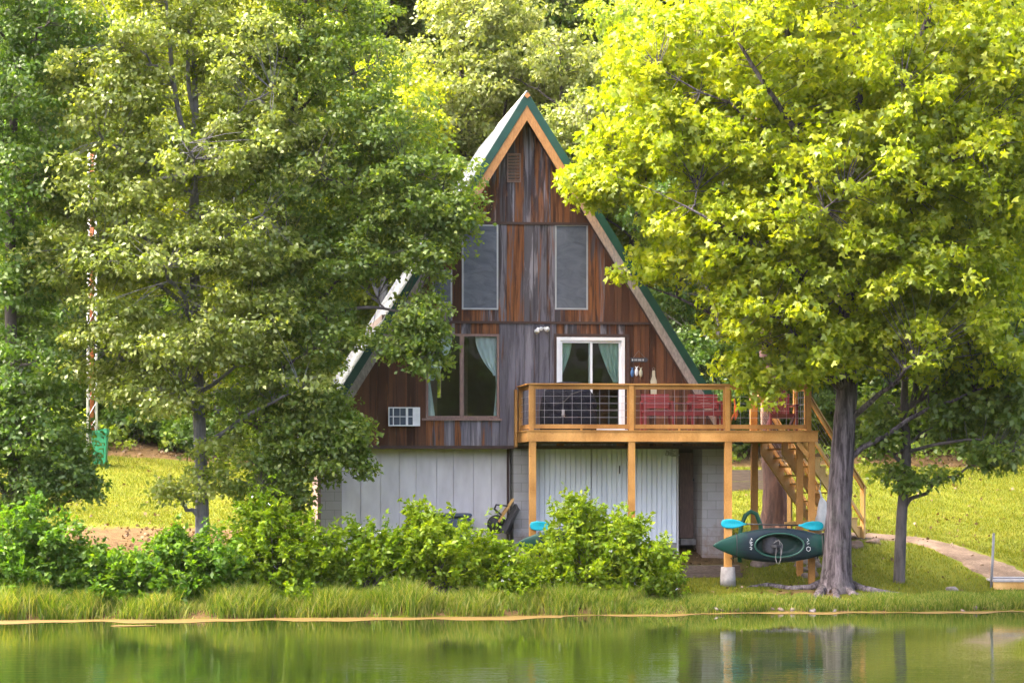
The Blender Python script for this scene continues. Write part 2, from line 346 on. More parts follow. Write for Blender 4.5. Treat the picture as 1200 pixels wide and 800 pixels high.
class MB:
    def __init__(s): s.v = []; s.f = []; s.at = {}
    def add(s, vs, fs, **at):
        b = len(s.v); s.v += [tuple(p) for p in vs]; s.f += [tuple(i + b for i in f) for f in fs]
        for k, x in at.items(): s.at.setdefault(k, []).extend([x] * len(fs))
        return s
    def box(s, x0, x1, y0, y1, z0, z1, **at):
        return s.add([(x0, y0, z0), (x1, y0, z0), (x1, y1, z0), (x0, y1, z0), (x0, y0, z1), (x1, y0, z1), (x1, y1, z1), (x0, y1, z1)],
                     [(0, 3, 2, 1), (4, 5, 6, 7), (0, 1, 5, 4), (1, 2, 6, 5), (2, 3, 7, 6), (3, 0, 4, 7)], **at)
    def beam(s, p, q, wd, h, up=(0, 0, 1)):
        """board from p to q, wd across, h along up"""
        p = Vector(p); q = Vector(q); d = (q - p).normalized(); up = Vector(up)
        sx = d.cross(up).normalized(); uz = sx.cross(d).normalized()
        vs = []
        for c in (p, q):
            for a, b in ((-1, -1), (1, -1), (1, 1), (-1, 1)): vs.append(c + sx * a * wd / 2 + uz * b * h / 2)
        return s.add(vs, [(0, 1, 2, 3), (7, 6, 5, 4), (0, 4, 5, 1), (1, 5, 6, 2), (2, 6, 7, 3), (3, 7, 4, 0)])
    def prism(s, poly, y0, y1, **at):
        """polygon in x,z pushed from y0 to y1"""
        n = len(poly)
        vs = [(x, y0, z) for x, z in poly] + [(x, y1, z) for x, z in poly]
        fs = [tuple(range(n)), tuple(range(2 * n - 1, n - 1, -1))] + [(i, i + n, (i + 1) % n + n, (i + 1) % n) for i in range(n)]
        return s.add(vs, fs, **at)
    def tube(s, pts, rad, n=8, cap=True, jit=0):
        pts = [Vector(p) for p in pts]; k = len(pts)
        rad = rad if isinstance(rad, (list, tuple)) else [rad] * k
        vs = []; prev = None
        for i, p in enumerate(pts):
            d = (pts[min(i + 1, k - 1)] - pts[max(i - 1, 0)])
            d = d.normalized() if d.length > 1e-9 else Vector((0, 0, 1))
            if prev is None:
                a = d.cross(Vector((0, 0, 1)) if abs(d.z) < .9 else Vector((1, 0, 0))).normalized()
            else:
                a = (prev - d * prev.dot(d)); a = a.normalized() if a.length > 1e-6 else d.orthogonal().normalized()
            prev = a; b = d.cross(a)
            for j in range(n):
                t_ = 2 * pi * j / n; r = rad[i] * (1 + (RND.uniform(-jit, jit) if jit else 0))
                vs.append(p + (a * cos(t_) + b * sin(t_)) * r)
        fs = [(i * n + j, i * n + (j + 1) % n, (i + 1) * n + (j + 1) % n, (i + 1) * n + j) for i in range(k - 1) for j in range(n)]
        if cap: fs += [tuple(range(n - 1, -1, -1)), tuple(range((k - 1) * n, k * n))]
        return s.add(vs, fs)
    def loft(s, rings, cap=True):
        n = len(rings[0]); k = len(rings); vs = [p for r in rings for p in r]
        fs = [(i * n + j, i * n + (j + 1) % n, (i + 1) * n + (j + 1) % n, (i + 1) * n + j) for i in range(k - 1) for j in range(n)]
        if cap: fs += [tuple(range(n - 1, -1, -1)), tuple(range((k - 1) * n, k * n))]
        return s.add(vs, fs)
    def build(s, name, mat, parent=None, smooth=False):
        off = OFF.get(parent.name, (0, 0, 0)) if parent is not None else (0, 0, 0)
        vs = [(x - off[0], y - off[1], z - off[2]) for x, y, z in s.v]
        o = mesh_obj(name, vs, s.f, mat, parent, smooth=smooth, attrs=s.at)
        OFF[o.name] = off
        return o
    def frame(s, u0, u1, z0, z1, wd, v0, v1):
        s.box(u0, u1, v0, v1, z1 - wd, z1); s.box(u0, u1, v0, v1, z0, z0 + wd)
        s.box(u0, u0 + wd, v0, v1, z0 + wd, z1 - wd); s.box(u1 - wd, u1, v0, v1, z0 + wd, z1 - wd); return s

def tag(o, label=None, cat=None, group=None, kind=None):
    if label: o['label'] = label
    if cat: o['category'] = cat
    if group: o['group'] = group
    if kind: o['kind'] = kind
    return o
YAW = R(6.6); OX, OY = 0.32, 60.0
UA = Vector((cos(YAW), sin(YAW), 0)); VA = Vector((-sin(YAW), cos(YAW), 0))
def thing(name, label, cat, base, rz=0, group=None, house=False):
    """Empty at the base; house=True: base and parts are given in the house frame"""
    o = bpy.data.objects.new(name, None); col.objects.link(o); o.empty_display_size = .2
    if house:
        o.location = hw(*base); o.rotation_euler = (0, 0, YAW + rz); OFF[o.name] = tuple(base)
    else:
        o.location = base; o.rotation_euler = (0, 0, rz); OFF[o.name] = (0, 0, 0)
    return tag(o, label, cat, group)
def hw(u, v, z): p = Vector((OX, OY, 0)) + UA * u + VA * v; return Vector((p.x, p.y, z))
def hp(px, py, v=0.0):
    """photo point on the house plane at depth v -> (u, z)"""
    d = Vector(((px - 600) / F, 1, (HOR - py) / F)); o = Vector((OX, OY, 0))
    k = (v + o.dot(VA)) / d.dot(VA); p = d * k
    return (p - o).dot(UA), CZ + p.z
def wp(px, py, Y): return Vector(((px - 600) / F * Y, Y, CZ + (HOR - py) / F * Y))
def copy_tree(o, parent=None):
    c = o.copy(); col.objects.link(c); c.parent = parent
    for ch in list(o.children): copy_tree(ch, c)
    return c

# ------------------------------------------------------------------ terrain
_sx = np.array([-400, -40, -10, 0, 4.6, 10.5, 40, 400.]); _sy = np.array([40, 50, 53.4, 55, 56.4, 57.1, 60, 70.])
_ps = np.array([-60, -8, -1.5, 0, .22, 1, 2.2, 4, 7, 20, 23, 30, 60, 150, 500.])
_pz = np.array([-3, -1.2, -.35, -.02, .16, .30, .50, .98, 1.42, 3.12, 3.7, 5, 10, 24, 30.])
def shoreY(X): X = np.asarray(X, dtype=float); return np.interp(X, _sx, _sy) + .10 * np.sin(X * 1.3 + .5) + .06 * np.sin(X * 3.7)
def gz(X, Y):
    X = np.asarray(X, dtype=float); Y = np.asarray(Y, dtype=float)
    s = Y - shoreY(X); z = np.interp(s, _ps, _pz)
    amp = np.clip(s / 6, 0, 1) * np.clip(.05 + s * .004, 0, .5)
    z = z + amp * (np.sin(X * .9 + 1.3 * np.sin(Y * .31)) * .6 + np.sin(X * .37 + Y * .5) * .8)
    far = np.clip((-28 - Y) / 3, 0, 1)                    # the bank on the other side of the lake
    z = np.where(Y < -20, np.interp(-Y, [20, 28, 31, 45, 150, 500], [-3, -.3, .5, 1.8, 10, 20]), z)
    return z
def ground(px, py, y0=50.0, y1=140.0):
    """where the line of sight through a photo point meets the ground"""
    Y = np.arange(y0, y1, .02); X = (px - 600) / F * Y; Z = CZ + (HOR - py) / F * Y
    i = int(np.argmax(Z <= gz(X, Y))); return Vector((X[i], Y[i], Z[i]))
def onground(x, y, dz=0): return Vector((x, y, float(gz(x, y)) + dz))

xs = np.unique(np.concatenate([np.linspace(-400, -40, 25), np.linspace(-40, -16, 25), np.arange(-16, 16.01, .2), np.linspace(16, 40, 25), np.linspace(40, 400, 25)]))
ys = np.unique(np.concatenate([np.linspace(-400, -50, 15), np.linspace(-50, -20, 16), np.linspace(-20, 50, 25), np.arange(50, 86, .2), np.linspace(86, 130, 45), np.linspace(130, 600, 30)]))
GX, GY = np.meshgrid(xs, ys); GZ = gz(GX, GY)
nx, ny = len(xs), len(ys)
ii = (np.arange(ny - 1)[:, None] * nx + np.arange(nx - 1)[None, :]).ravel()
gv = np.stack([GX, GY, GZ], -1).reshape(-1, 3)
gq = np.stack([ii, ii + 1, ii + nx + 1, ii + nx], -1)
def dirtmask(X, Y):
    s = Y - shoreY(X)
    bx, by = -8.3, 60.9
    d = np.exp(-(((X - bx) / 3.2) ** 2 + ((Y - by) / 1.9) ** 2) * 1.0) * 1.25         # bare patch by the left bushes
    d = np.maximum(d, np.exp(-(((X + 4.9) / 1.6) ** 2 + ((Y - 61.5) / 3.5) ** 2)) * .9)
    d = np.maximum(d, np.clip((s - 20.2) / .8, 0, 1) * 1.3)                            # leaf litter bank and wood floor
    d = np.maximum(d, np.exp(-((s - .25) / .3) ** 2) * .9)                             # washed edge of the lake
    d = np.maximum(d, np.exp(-(((X - 2.2) / 3.2) ** 4 + ((Y - 60.6) / 1.4) ** 4)) * 1.1)   # trodden earth under the deck
    d = np.maximum(d, np.exp(-(((X - 6.3) / 1.5) ** 2 + ((Y - 57.9) / .9) ** 2)) * .75)  # by the roots
    d = np.maximum(d, np.exp(-(((X - 8.3) / 1.6) ** 2 + ((Y - 63.6) / 1.2) ** 2)) * .45)
    return d
g = fast_mesh('ground', gv, gq, None if False else M['rock'], smooth=True)
a = g.data.attributes.new('dirt', 'FLOAT', 'POINT'); a.data.foreach_set('value', dirtmask(GX, GY).ravel().astype(np.float32))
tag(g, kind='structure')
def groundmat():
    t = NT('lawn_and_earth'); wv = t.coord('World')
    n1 = t.noise(wv, .7, 6, .65); n2 = t.noise(wv, 6, 6, .7); n3 = t.noise(wv, 30, 4, .7)
    grass = t.ramp(t.math('ADD', t.math('MULTIPLY', n1, .5), t.math('MULTIPLY', n2, .5)), [(.32, (.046, .058, .003)), (.5, (.074, .086, .004)), (.68, (.12, .105, .012))])
    far_ = t.attr('dirt')
    dirt = t.ramp(t.math('ADD', t.math('MULTIPLY', n2, .5), t.math('MULTIPLY', n3, .5)), [(.34, (.030, .018, .008)), (.48, (.072, .044, .018)), (.58, (.115, .072, .030)), (.7, (.19, .13, .062))])
    f = t.math('ADD', t.attr('dirt'), t.math('MULTIPLY', t.math('SUBTRACT', t.math('ADD', t.math('MULTIPLY', n1, .5), t.math('MULTIPLY', n2, .5)), .5), 2.2))
    c = t.mix(t.ramp(f, [(.42, 0.0), (.62, 1.0)]), grass, dirt)
    return t.pbr(c, .95, 0, t.bump(n3, .6, .04), .1)
g.data.materials[0] = groundmat()

# ------------------------------------------------------------------ lake
def watermat():
    t = NT('lake_water')
    a1 = t.noise(t.coord('World', (1.6, 5.0, 1)), 1.0, 3, .5, .3)
    a2 = t.noise(t.coord('World', (.35, .12, 1)), 1.0, 2)
    a3 = t.noise(t.coord('World', (6, 18, 1)), 1.0, 2)
    ys = t.n('ShaderNodeSeparateXYZ'); t.l(t.coord('World'), ys.inputs[0])
    amt = t.math('MULTIPLY', t.ramp(a2, [(.38, .15), (.62, 1.0)]), t.ramp(t.math('MULTIPLY', ys.outputs[1], .01), [(.38, 1.0), (.50, .14)]))
    h = t.math('MULTIPLY', t.math('ADD', a1, t.math('MULTIPLY', a3, .22)), amt)
    return t.pbr((.009, .015, .003), .025, 0, t.bump(h, .13, .10), .5)
wm = watermat()
wv_ = MB(); wv_.add([(-400, -30, 0), (400, -30, 0), (400, 75, 0), (-400, 75, 0)], [(0, 1, 2, 3)])
tag(wv_.build('lake_water', wm), kind='structure')

# ------------------------------------------------------------------ foliage kit
def unit(a): return a / np.maximum(np.linalg.norm(a, axis=1, keepdims=True), 1e-9)
def leaves(P, D, rng, size, kind='oval', up=.55, wid=.30, droop=.25, jitter=.5):
    """leaf faces at points P pointing roughly along D -> verts, quads"""
    n = len(P)
    nrm = unit(np.array([0, 0, 1.0]) * up * .75 + D * .45 + rng.normal(0, .55, (n, 3)))
    d = D + rng.normal(0, .8, (n, 3)); d[:, 2] -= droop
    d = d - nrm * np.sum(d * nrm, 1, keepdims=True); d = unit(d)
    s = np.cross(nrm, d)
    L = size * (1 + rng.uniform(-jitter, jitter, n))[:, None]
    def lobe(ang, ln, w_):
        dd = d * cos(ang) + s * sin(ang); ss = -d * sin(ang) + s * cos(ang)
        a = P; b = P + (dd * .5 + ss * w_ + nrm * .09) * L * ln; c = P + (dd - nrm * .12) * L * ln; e = P + (dd * .5 - ss * w_ + nrm * .09) * L * ln
        return np.stack([a, b, c, e], 1)
    if kind == 'maple':
        V = np.concatenate([lobe(0, 1.0, .27), lobe(1.0, .82, .26), lobe(-1.0, .82, .26)], 1); k = 3
    else:
        V = lobe(0, 1.0, wid); k = 1
    V = V.reshape(-1, 3); q = np.arange(n * k * 4).reshape(-1, 4)
    return V, q, k

def blob_points(blobs, rng, n, shell=.42):
    """points in a union of ellipsoids, denser to the outside; blob = (x,y,z,rx,ry,rz,weight)"""
    B = np.array(blobs, dtype=float)
    wgt = B[:, 6] * (B[:, 3] * B[:, 4] * B[:, 5]) ** .6; wgt /= wgt.sum()
    idx = rng.choice(len(B), n, p=wgt)
    dr = unit(rng.normal(0, 1, (n, 3))); r = rng.uniform(0, 1, n)[:, None] ** shell
    P = B[idx, :3] + dr * r * B[idx, 3:6]
    return P, dr

def grow(root, trunk, blobs, rng, clusters, per, size, lmat, bmat, kind='oval', limbs=12, spray=.5, flat=.5, droop=.25, up=.55, wid=.3,
         sides=12, flare=0, twig=.012, extra_trunks=(), crown_name='crown', limb_r=.10, keep=None, trunk_smooth=True):
    """trunk with limbs and twigs as one mesh, leaves as the crown"""
    A, dr = blob_points(blobs, rng, clusters)
    if keep is not None:
        k = keep(A); A = A[k]; dr = dr[k]
    mb = MB()
    def path(tr, sd):
        pts = [Vector(p[:3]) for p in tr]; rad = [p[3] for p in tr]; P2 = []; R2 = []
        for i in range(len(pts) - 1):
            m = 6
            for j in range(m):
                f = j / m; p0 = pts[max(i - 1, 0)]; p3 = pts[min(i + 2, len(pts) - 1)]
                a = pts[i]; b = pts[i + 1]
                q = .5 * ((2 * a) + (b - p0) * f + (2 * p0 - 5 * a + 4 * b - p3) * f * f + (-p0 + 3 * a - 3 * b + p3) * f ** 3)
                P2.append(q); R2.append(rad[i] * (1 - f) + rad[i + 1] * f)
        P2.append(pts[-1]); R2.append(rad[-1]); return P2, R2
    TP, TR = path(trunk, sides)
    b0 = len(mb.v)
    mb.tube(TP, TR, sides, jit=.035)
    allt = [(p, r) for p, r in zip(TP, TR)]
    for e in extra_trunks:
        ep, er = path(e, sides); mb.tube(ep, er, max(6, sides - 4), jit=.04); allt += list(zip(ep, er))
    T = np.array([p for p, r in allt]); Tr = np.array([r for p, r in allt])
    # main limbs
    samp = []
    if limbs:
        sel = []
        c = rng.integers(len(A)); sel.append(c); dist = np.linalg.norm(A - A[c], axis=1)
        for _ in range(min(limbs, len(A)) - 1):
            c = int(np.argmax(dist * rng.uniform(.6, 1, len(A)))); sel.append(c); dist = np.minimum(dist, np.linalg.norm(A - A[c], axis=1))
        for c in sel:
            e = A[c]; hd = np.linalg.norm(T[:, :2] - e[:2], axis=1); zt = e[2] - hd * .55
            cost = np.abs(T[:, 2] - zt) + .15 * hd; i = int(np.argmin(cost)); a = T[i]; e = a + (e - a) * .9
            mid = (a + e) / 2 + np.array([0, 0, .12 * np.linalg.norm(e - a)]) + rng.normal(0, .12, 3)
            pts = []
            for f in np.linspace(0, 1, 8):
                p = (1 - f) ** 2 * a + 2 * f * (1 - f) * mid + f * f * e + (rng.normal(0, .05, 3) if 0 < f < 1 else 0)
                pts.append(p)
            r0 = min(Tr[i] * .55, limb_r); mb.tube(pts, [r0 * (1 - .82 * f) + .006 for f in np.linspace(0, 1, 8)], 6, cap=False)
            samp += pts[1:]
    S = np.array(samp + [p for p in T[len(T) // 3:]])
    for a in A:
        d = np.linalg.norm(S - a, axis=1) + np.maximum(0, S[:, 2] - a[2]) * .7; s_ = S[int(np.argmin(d))]
        m = (s_ + a) / 2 + rng.normal(0, .05, 3) + np.array([0, 0, .05])
        mb.tube([s_, m, a], [twig, twig * .7, twig * .35], 3, cap=False)
    tk = mb.build('trunk', bmat, root, smooth=trunk_smooth)
    # leaves in flattened sprays
    n = len(A) * per
    ci = np.repeat(np.arange(len(A)), per)
    loc = unit(rng.normal(0, 1, (n, 3))) * rng.uniform(0, 1, n)[:, None] ** .5
    sc = spray * rng.uniform(.65, 1.35, len(A))
    off = loc * sc[ci][:, None]; off[:, 2] *= flat; h = np.linalg.norm(off[:, :2], axis=1); off[:, 2] -= droop * h * h / spray
    P = A[ci] + off
    D = unit(loc * np.array([1, 1, .4]) + dr[ci] * .4)
    V, q, k = leaves(P, D, rng, size, kind, up=up, wid=wid, droop=droop)
    cr = rng.uniform(0, 1, len(A))
    rv = np.repeat(np.clip(.62 * rng.uniform(0, 1, n) + .38 * cr[ci], 0, 1), k)
    cw = fast_mesh(crown_name, V, q, lmat, root, rv)
    return tk, cw
def pxblob(px, py, rx, ry, Y, dy, wgt=1.0, base=(0, 0, 0)):
    p = wp(px, py, Y); return (p.x - base[0], p.y - base[1], p.z - base[2], rx / F * Y, dy, ry / F * Y, wgt)
def pxtrunk(pts, base):
    """(px,py,Y,diameter in px) -> local trunk points"""
    out = []
    for px, py, Y, dpx in pts:
        p = wp(px, py, Y); out.append((p.x - base[0], p.y - base[1], p.z - base[2], dpx / 2 / F * Y))
    return out
# ------------------------------------------------------------------ the house
ZB = 1.10
house = thing('a_frame_house', 'tall weathered timber A-frame lake house with green trimmed steep roof', 'house', (0, 0, ZB), house=True)
K = 1.6                                            # roof slope
VF = -.55                                          # front of the roof overhang
u_ap, z_in = hp(617.5, 141, VF); _, z_md = hp(617.5, 124, VF); _, z_ot = hp(617.5, 107, VF)
_, z_ev = hp(617.5, 519, VF)
DEP = 5.2
def chev(mb, za, zb, zlow, v0, v1, side):
    """one leg of an upside down V between the lines through za (outer) and zb (inner), cut level at zlow"""
    s = side; ua = (za - zlow) / K; ub = (zb - zlow) / K
    mb.prism([(u_ap, zb), (u_ap + s * ub, zlow), (u_ap + s * ua, zlow), (u_ap, za)], v0, v1)
for s in (-1, 1):
    mb = MB(); chev(mb, z_ot - .02, z_md, z_ev, VF, DEP, s)
    rf = mb.build('roof', M['roofmetal'], house)
    # standing seams on the slope
    sm = MB(); L = Vector((s, 0, -K)).normalized(); nrm = Vector((s * K, 0, 1)).normalized()
    top = Vector((u_ap, 0, z_ot - .02)); ln = (z_ot - z_ev) / K * math.hypot(1, K)
    for i in range(1, 24):
        v = VF + i * .42
        sm.beam(top + L * .05 + nrm * .012 + Vector((0, v, 0)), top + L * (ln - .02) + nrm * .012 + Vector((0, v, 0)), .03, .024, nrm)
    sm.build('seam', M['roofmetal'], rf)
    mb = MB(); chev(mb, z_ot, z_md + .01, z_ev - .02, VF - .045, VF - .003, s)
    mb.build('fascia', M['greentrim'], house)
    mb = MB(); chev(mb, z_md + .005, z_in, z_ev, VF - .03, VF + .012, s)
    mb.build('barge_board', M['barge'], house)
    mb = MB(); chev(mb, z_md - .005, z_in + .10, z_ev, -.06, -.035, s)      # trim where the wall meets the roof
    mb.build('rake_trim', M['darkwood'], house)
mb = MB(); zc = (z_ot + z_md) / 2 + .06
mb.tube([(u_ap, VF - .09, zc), (u_ap, VF - .04, zc)], .07, 4); mb.build('ridge_end', M['barge'], house)
mb = MB(); mb.prism([(u_ap - .10, z_ot - .135), (u_ap, z_ot + .03), (u_ap + .10, z_ot - .135), (u_ap + .09, z_ot - .15), (u_ap, z_ot + .005), (u_ap - .09, z_ot - .15)], VF + .02, DEP)
mb.build('ridge_cap', M['roofmetal'], house)

# --- plank cladding: each plank its own board inside one wall mesh
def U(px, py=400, v=0.): return hp(px, py, v)[0]
def Zp(py, px=617, v=0.): return hp(px, py, v)[1]
z522, z378, z262 = Zp(522), Zp(378), Zp(262)
def rect(x0, x1, y0, y1, v=0.):
    return (U(x0, 400, v), U(x1, 400, v), Zp(y1, (x0 + x1) / 2, v), Zp(y0, (x0 + x1) / 2, v))
W_UL = rect(541, 584, 263, 363); W_UR = rect(650, 689, 263, 363); W_S = rect(507, 530, 316, 356)
W_LL = rect(499, 585, 391, 490); W_D = rect(652, 732, 395, 506)
zd = Zp(505, 700, -1.95)                            # deck floor
W_D = (W_D[0], W_D[1], zd + .01, W_D[3])
tiers = [(z522, z378, [W_LL, W_D], 'low'), (z378, z262, [W_UL, W_UR, W_S], 'mid'), (z262, z_md - .02, [], 'top')]
zline = z_md - .015
def plank(mb, ua, ub, za, zb_, wx, rn):
    pr = RND.uniform(0, .024); zt = lambda u: zline - K * abs(u - u_ap)
    ta, tb = min(zb_, zt(ua)), min(zb_, zt(ub))
    if ta <= za and tb <= za: return
    poly = [(ua, za), (ub, za), (ub, tb), (ua, ta)]
    if ta <= za: um = u_ap - (zline - za) / K; poly = [(um, za), (ub, za), (ub, tb)]
    if tb <= za: um = u_ap + (zline - za) / K; poly = [(ua, za), (um, za), (ua, ta)]
    if RND.random() < .5 and len(poly) == 4:        # boards slipped or rotted at the foot
        pass
    mb.prism(poly, -pr - .012, .022, rnd=rn, wx=wx)
def wear(u, tier, piece, rn):
    e = abs(u - u_ap)
    if tier == 'top':
        return .46 + rn * .22 if -.45 < u < .22 else (.24 + .25 * rn if e < 1.05 else .06 * rn)
    if tier == 'mid':
        if piece == 'below': return .30 + .35 * (rn > .5)
        return (.66 + .2 * rn if rn > .2 else .45) if -.62 < u < .72 else (.34 + .2 * rn if u > 1.3 and u < 1.75 else .08 * rn)
    if piece == 'above': return .25 + .45 * (rn > .55)
    if piece == 'below': return .92 if rn > .38 else .42
    if -.62 < u < .72: return .88 + .12 * rn
    return .03 * rn
mb = MB()
for z0, z1, ops, nm in tiers:
    half = (zline - z0) / K
    edges = {round(u_ap, 4), round(u_ap - half, 4), round(u_ap + half, 4)}
    for o in ops: edges |= {round(o[0], 4), round(o[1], 4)}
    edges = sorted(edges); us = []
    for a, b in zip(edges[:-1], edges[1:]):
        n = max(1, round((b - a) / (.20 if nm == 'low' and a < -1 else .19))); cut = [a + (b - a) * (i + (RND.uniform(-.22, .22) if 0 < i < n else 0)) / n for i in range(n + 1)]
        us += list(zip(cut[:-1], cut[1:]))
    for a, b in us:
        uc = (a + b) / 2; rn = RND.random(); inside = [o for o in ops if o[0] - .01 < uc < o[1] + .01]
        g_ = RND.choice((.0015, .003, .005))
        if inside:
            o = inside[0]
            if o[2] - z0 > .06: plank(mb, a + g_, b - g_, z0, o[2], wear(uc, nm, 'below', rn), rn)
            if z1 - o[3] > .03: r2 = RND.random(); plank(mb, a + g_, b - g_, o[3], z1, wear(uc, nm, 'above', r2), r2)
        else:
            plank(mb, a + g_, b - g_, z0, z1, wear(uc, nm, 'full', rn), rn)
wall = mb.build('front_wall', M['planks'], house)
mb = MB()
for z, in ((z262,), (z378,)):
    h = (zline - z) / K - .10; mb.box(u_ap - h, u_ap + h, -.052, -.03, z - .028, z + .028)
mb.build('drip_board', M['darkwood'], house)
mb = MB(); h = (zline - z522) / K - .05; mb.box(u_ap - h, u_ap + h, -.02, .02, z522 - .07, z522 - .004); mb.build('skirt_board', M['darkwood'], house)
# gable vent
uv0, uv1, zv0, zv1 = rect(594, 610, 180, 214)
mb = MB(); mb.frame(uv0, uv1, zv0, zv1, .025, -.06, -.03); vt = mb.build('gable_vent', M['brownframe'], house)
mb = MB(); n = 9
for i in range(n):
    z = zv0 + .04 + (zv1 - zv0 - .08) * i / (n - 1); mb.beam((uv0 + .026, -.042, z), (uv1 - .026, -.042, z), .014, .045, (0, -.55, .83))
mb.build('louvre', M['brownframe'], vt)
mb = MB(); mb.box(uv0 + .02, uv1 - .02, -.032, -.030, zv0 + .02, zv1 - .02); mb.build('vent_mesh', M['black'], vt)

def sheet(u0, u1, z0, z1, v, amp, waves, edge=None, nu=26, nz=14, sag=0):
    """hanging cloth; edge(f) gives the width share left at height share f"""
    vs = []; fs = []
    for j in range(nz + 1):
        f = j / nz; wd = edge(f) if edge else (0, 1)
        for i in range(nu + 1):
            x = wd[0] + (wd[1] - wd[0]) * i / nu
            vs.append((u0 + (u1 - u0) * x, v + amp * sin(i / nu * waves * 2 * pi + .6 * sin(j * .8)) * (.6 + .4 * f), z1 - (z1 - z0) * f - sag * sin(pi * x) * f))
    for j in range(nz):
        for i in range(nu):
            a = j * (nu + 1) + i; fs.append((a, a + 1, a + nu + 2, a + nu + 1))
    m = MB(); m.add(vs, fs); return m
def window(name, r, fmat, fw, shade=None, label=None):
    u0, u1, z0, z1 = r
    m = MB(); m.frame(u0 + .004, u1 - .004, z0 + .004, z1 - .004, fw, -.035, .05); wn = m.build(name, fmat, house)
    m = MB(); m.box(u0 + fw * .6, u1 - fw * .6, .008, .013, z0 + fw * .6, z1 - fw * .6); m.build('pane', M['glass'], wn)
    if label: wn['label'] = label
    if shade: sheet(u0 + .03, u1 - .03, z0 + .03, z1 - .03, -.022, .005, 2.3, nz=30).build('shade', M['shade'], wn, smooth=True)
    return wn
for r in (W_UL, W_UR, W_S): window('window', r, M['greyframe'], .035, True)
wl = window('window', W_LL, M['brownframe'], .05)
mb = MB(); uc = U(541); mb.box(uc - .045, uc + .045, -.034, .03, W_LL[2] + .055, W_LL[3] - .055); mb.build('mullion', M['brownframe'], wl)
mb = MB(); mb.box(W_LL[0] - .09, W_LL[1] + .05, -.09, -.036, W_LL[2] - .05, W_LL[2] - .002); mb.build('sill', M['brownframe'], wl)
zc1 = W_LL[3] - .05; 
e1 = lambda f: (max(0.0, min(.94, .02 + .95 * f ** 1.7 if f < .9 else .85)), 1.0)
sheet(U(557), U(584), Zp(440), zc1, .11, .022, 3.5, lambda f: (min(.80, .02 + .85 * f ** 1.9), 1.0)).build('curtain', M['curtain_blue'], wl, True)
sheet(U(584), U(575), Zp(492), Zp(438), .115, .012, 1.5, lambda f: (0, .22 + .5 * abs(f - .25)), nu=12).build('curtain', M['curtain_blue'], wl, True)
sheet(U(501), U(531), Zp(446), zc1, .11, .022, 3.5, lambda f: (0.0, max(.25, .98 - .75 * f ** 1.8))).build('curtain', M['curtain_blue'], wl, True)
sheet(U(501), U(512), Zp(492), Zp(445), .115, .012, 1.5, lambda f: (0, .3 + .6 * f), nu=12).build('curtain', M['curtain_blue'], wl, True)
# sliding door
u0, u1, z0, z1 = W_D
mb = MB(); mb.frame(u0 + .003, u1 - .003, z0 + .003, z1 - .003, .075, -.05, .06); dr = mb.build('sliding_door', M['whiteframe'], house)
um = U(691.5)
mb = MB(); mb.frame(u0 + .078, um + .05, z0 + .08, z1 - .08, .05, -.02, .015); sh = mb.build('sash', M['whiteframe'], dr)
mb = MB(); mb.box(u0 + .12, um + .01, -.004, .001, z0 + .12, z1 - .12); mb.build('pane', M['glass'], sh)
mb = MB(); mb.frame(um - .03, u1 - .078, z0 + .08, z1 - .08, .05, .02, .05); sh2 = mb.build('sash', M['whiteframe'], dr)
mb = MB(); mb.box(um + .01, u1 - .12, .032, .037, z0 + .12, z1 - .12); mb.build('pane', M['glass'], sh2)
mb = MB(); mb.box(u0 - .02, u1 + .05, -.12, -.052, z0 - .03, z0 + .06); mb.build('sill', M['whiteplastic'], dr)
mb = MB(); mb.frame(u0 - .06, u1 + .10, z0 - .1, z1 + .07, .06, -.046, -.028); mb.build('door_casing', M['darkwood'], dr)
sheet(u0 + .1, U(676), Zp(440), z1 - .1, .14, .03, 3, lambda f: (0, max(.12, .75 - .65 * f ** 1.5))).build('curtain', M['curtain_green'], dr, True)
sheet(U(702), u1 - .1, Zp(447), z1 - .1, .14, .035, 4, lambda f: (min(.7, .70 * f ** 1.3), 1.0)).build('curtain', M['curtain_green'], dr, True)
# floor between the storeys, inner and back walls
hw_ = (zline - z522) / K
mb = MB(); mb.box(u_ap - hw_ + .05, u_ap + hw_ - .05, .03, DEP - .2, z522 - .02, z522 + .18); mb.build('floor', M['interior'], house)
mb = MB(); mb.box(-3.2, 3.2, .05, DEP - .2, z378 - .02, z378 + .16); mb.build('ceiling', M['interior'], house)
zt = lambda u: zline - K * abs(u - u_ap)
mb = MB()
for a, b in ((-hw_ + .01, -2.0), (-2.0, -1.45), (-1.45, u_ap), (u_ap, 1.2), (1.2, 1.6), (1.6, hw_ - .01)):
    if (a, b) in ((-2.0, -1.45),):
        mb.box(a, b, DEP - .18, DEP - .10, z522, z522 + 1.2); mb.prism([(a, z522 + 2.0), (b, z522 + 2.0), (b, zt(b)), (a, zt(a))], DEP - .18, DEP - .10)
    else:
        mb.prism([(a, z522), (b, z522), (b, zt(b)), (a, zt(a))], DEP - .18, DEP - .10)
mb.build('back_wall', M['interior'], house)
mb = MB(); mb.box(-1.25, -1.15, 1.6, 1.7, z522 + .18, z378); mb.box(-1.95, -1.75, 2.6, 2.7, z522 + .18, z378); mb.build('inner_post', M['brownframe'], house)

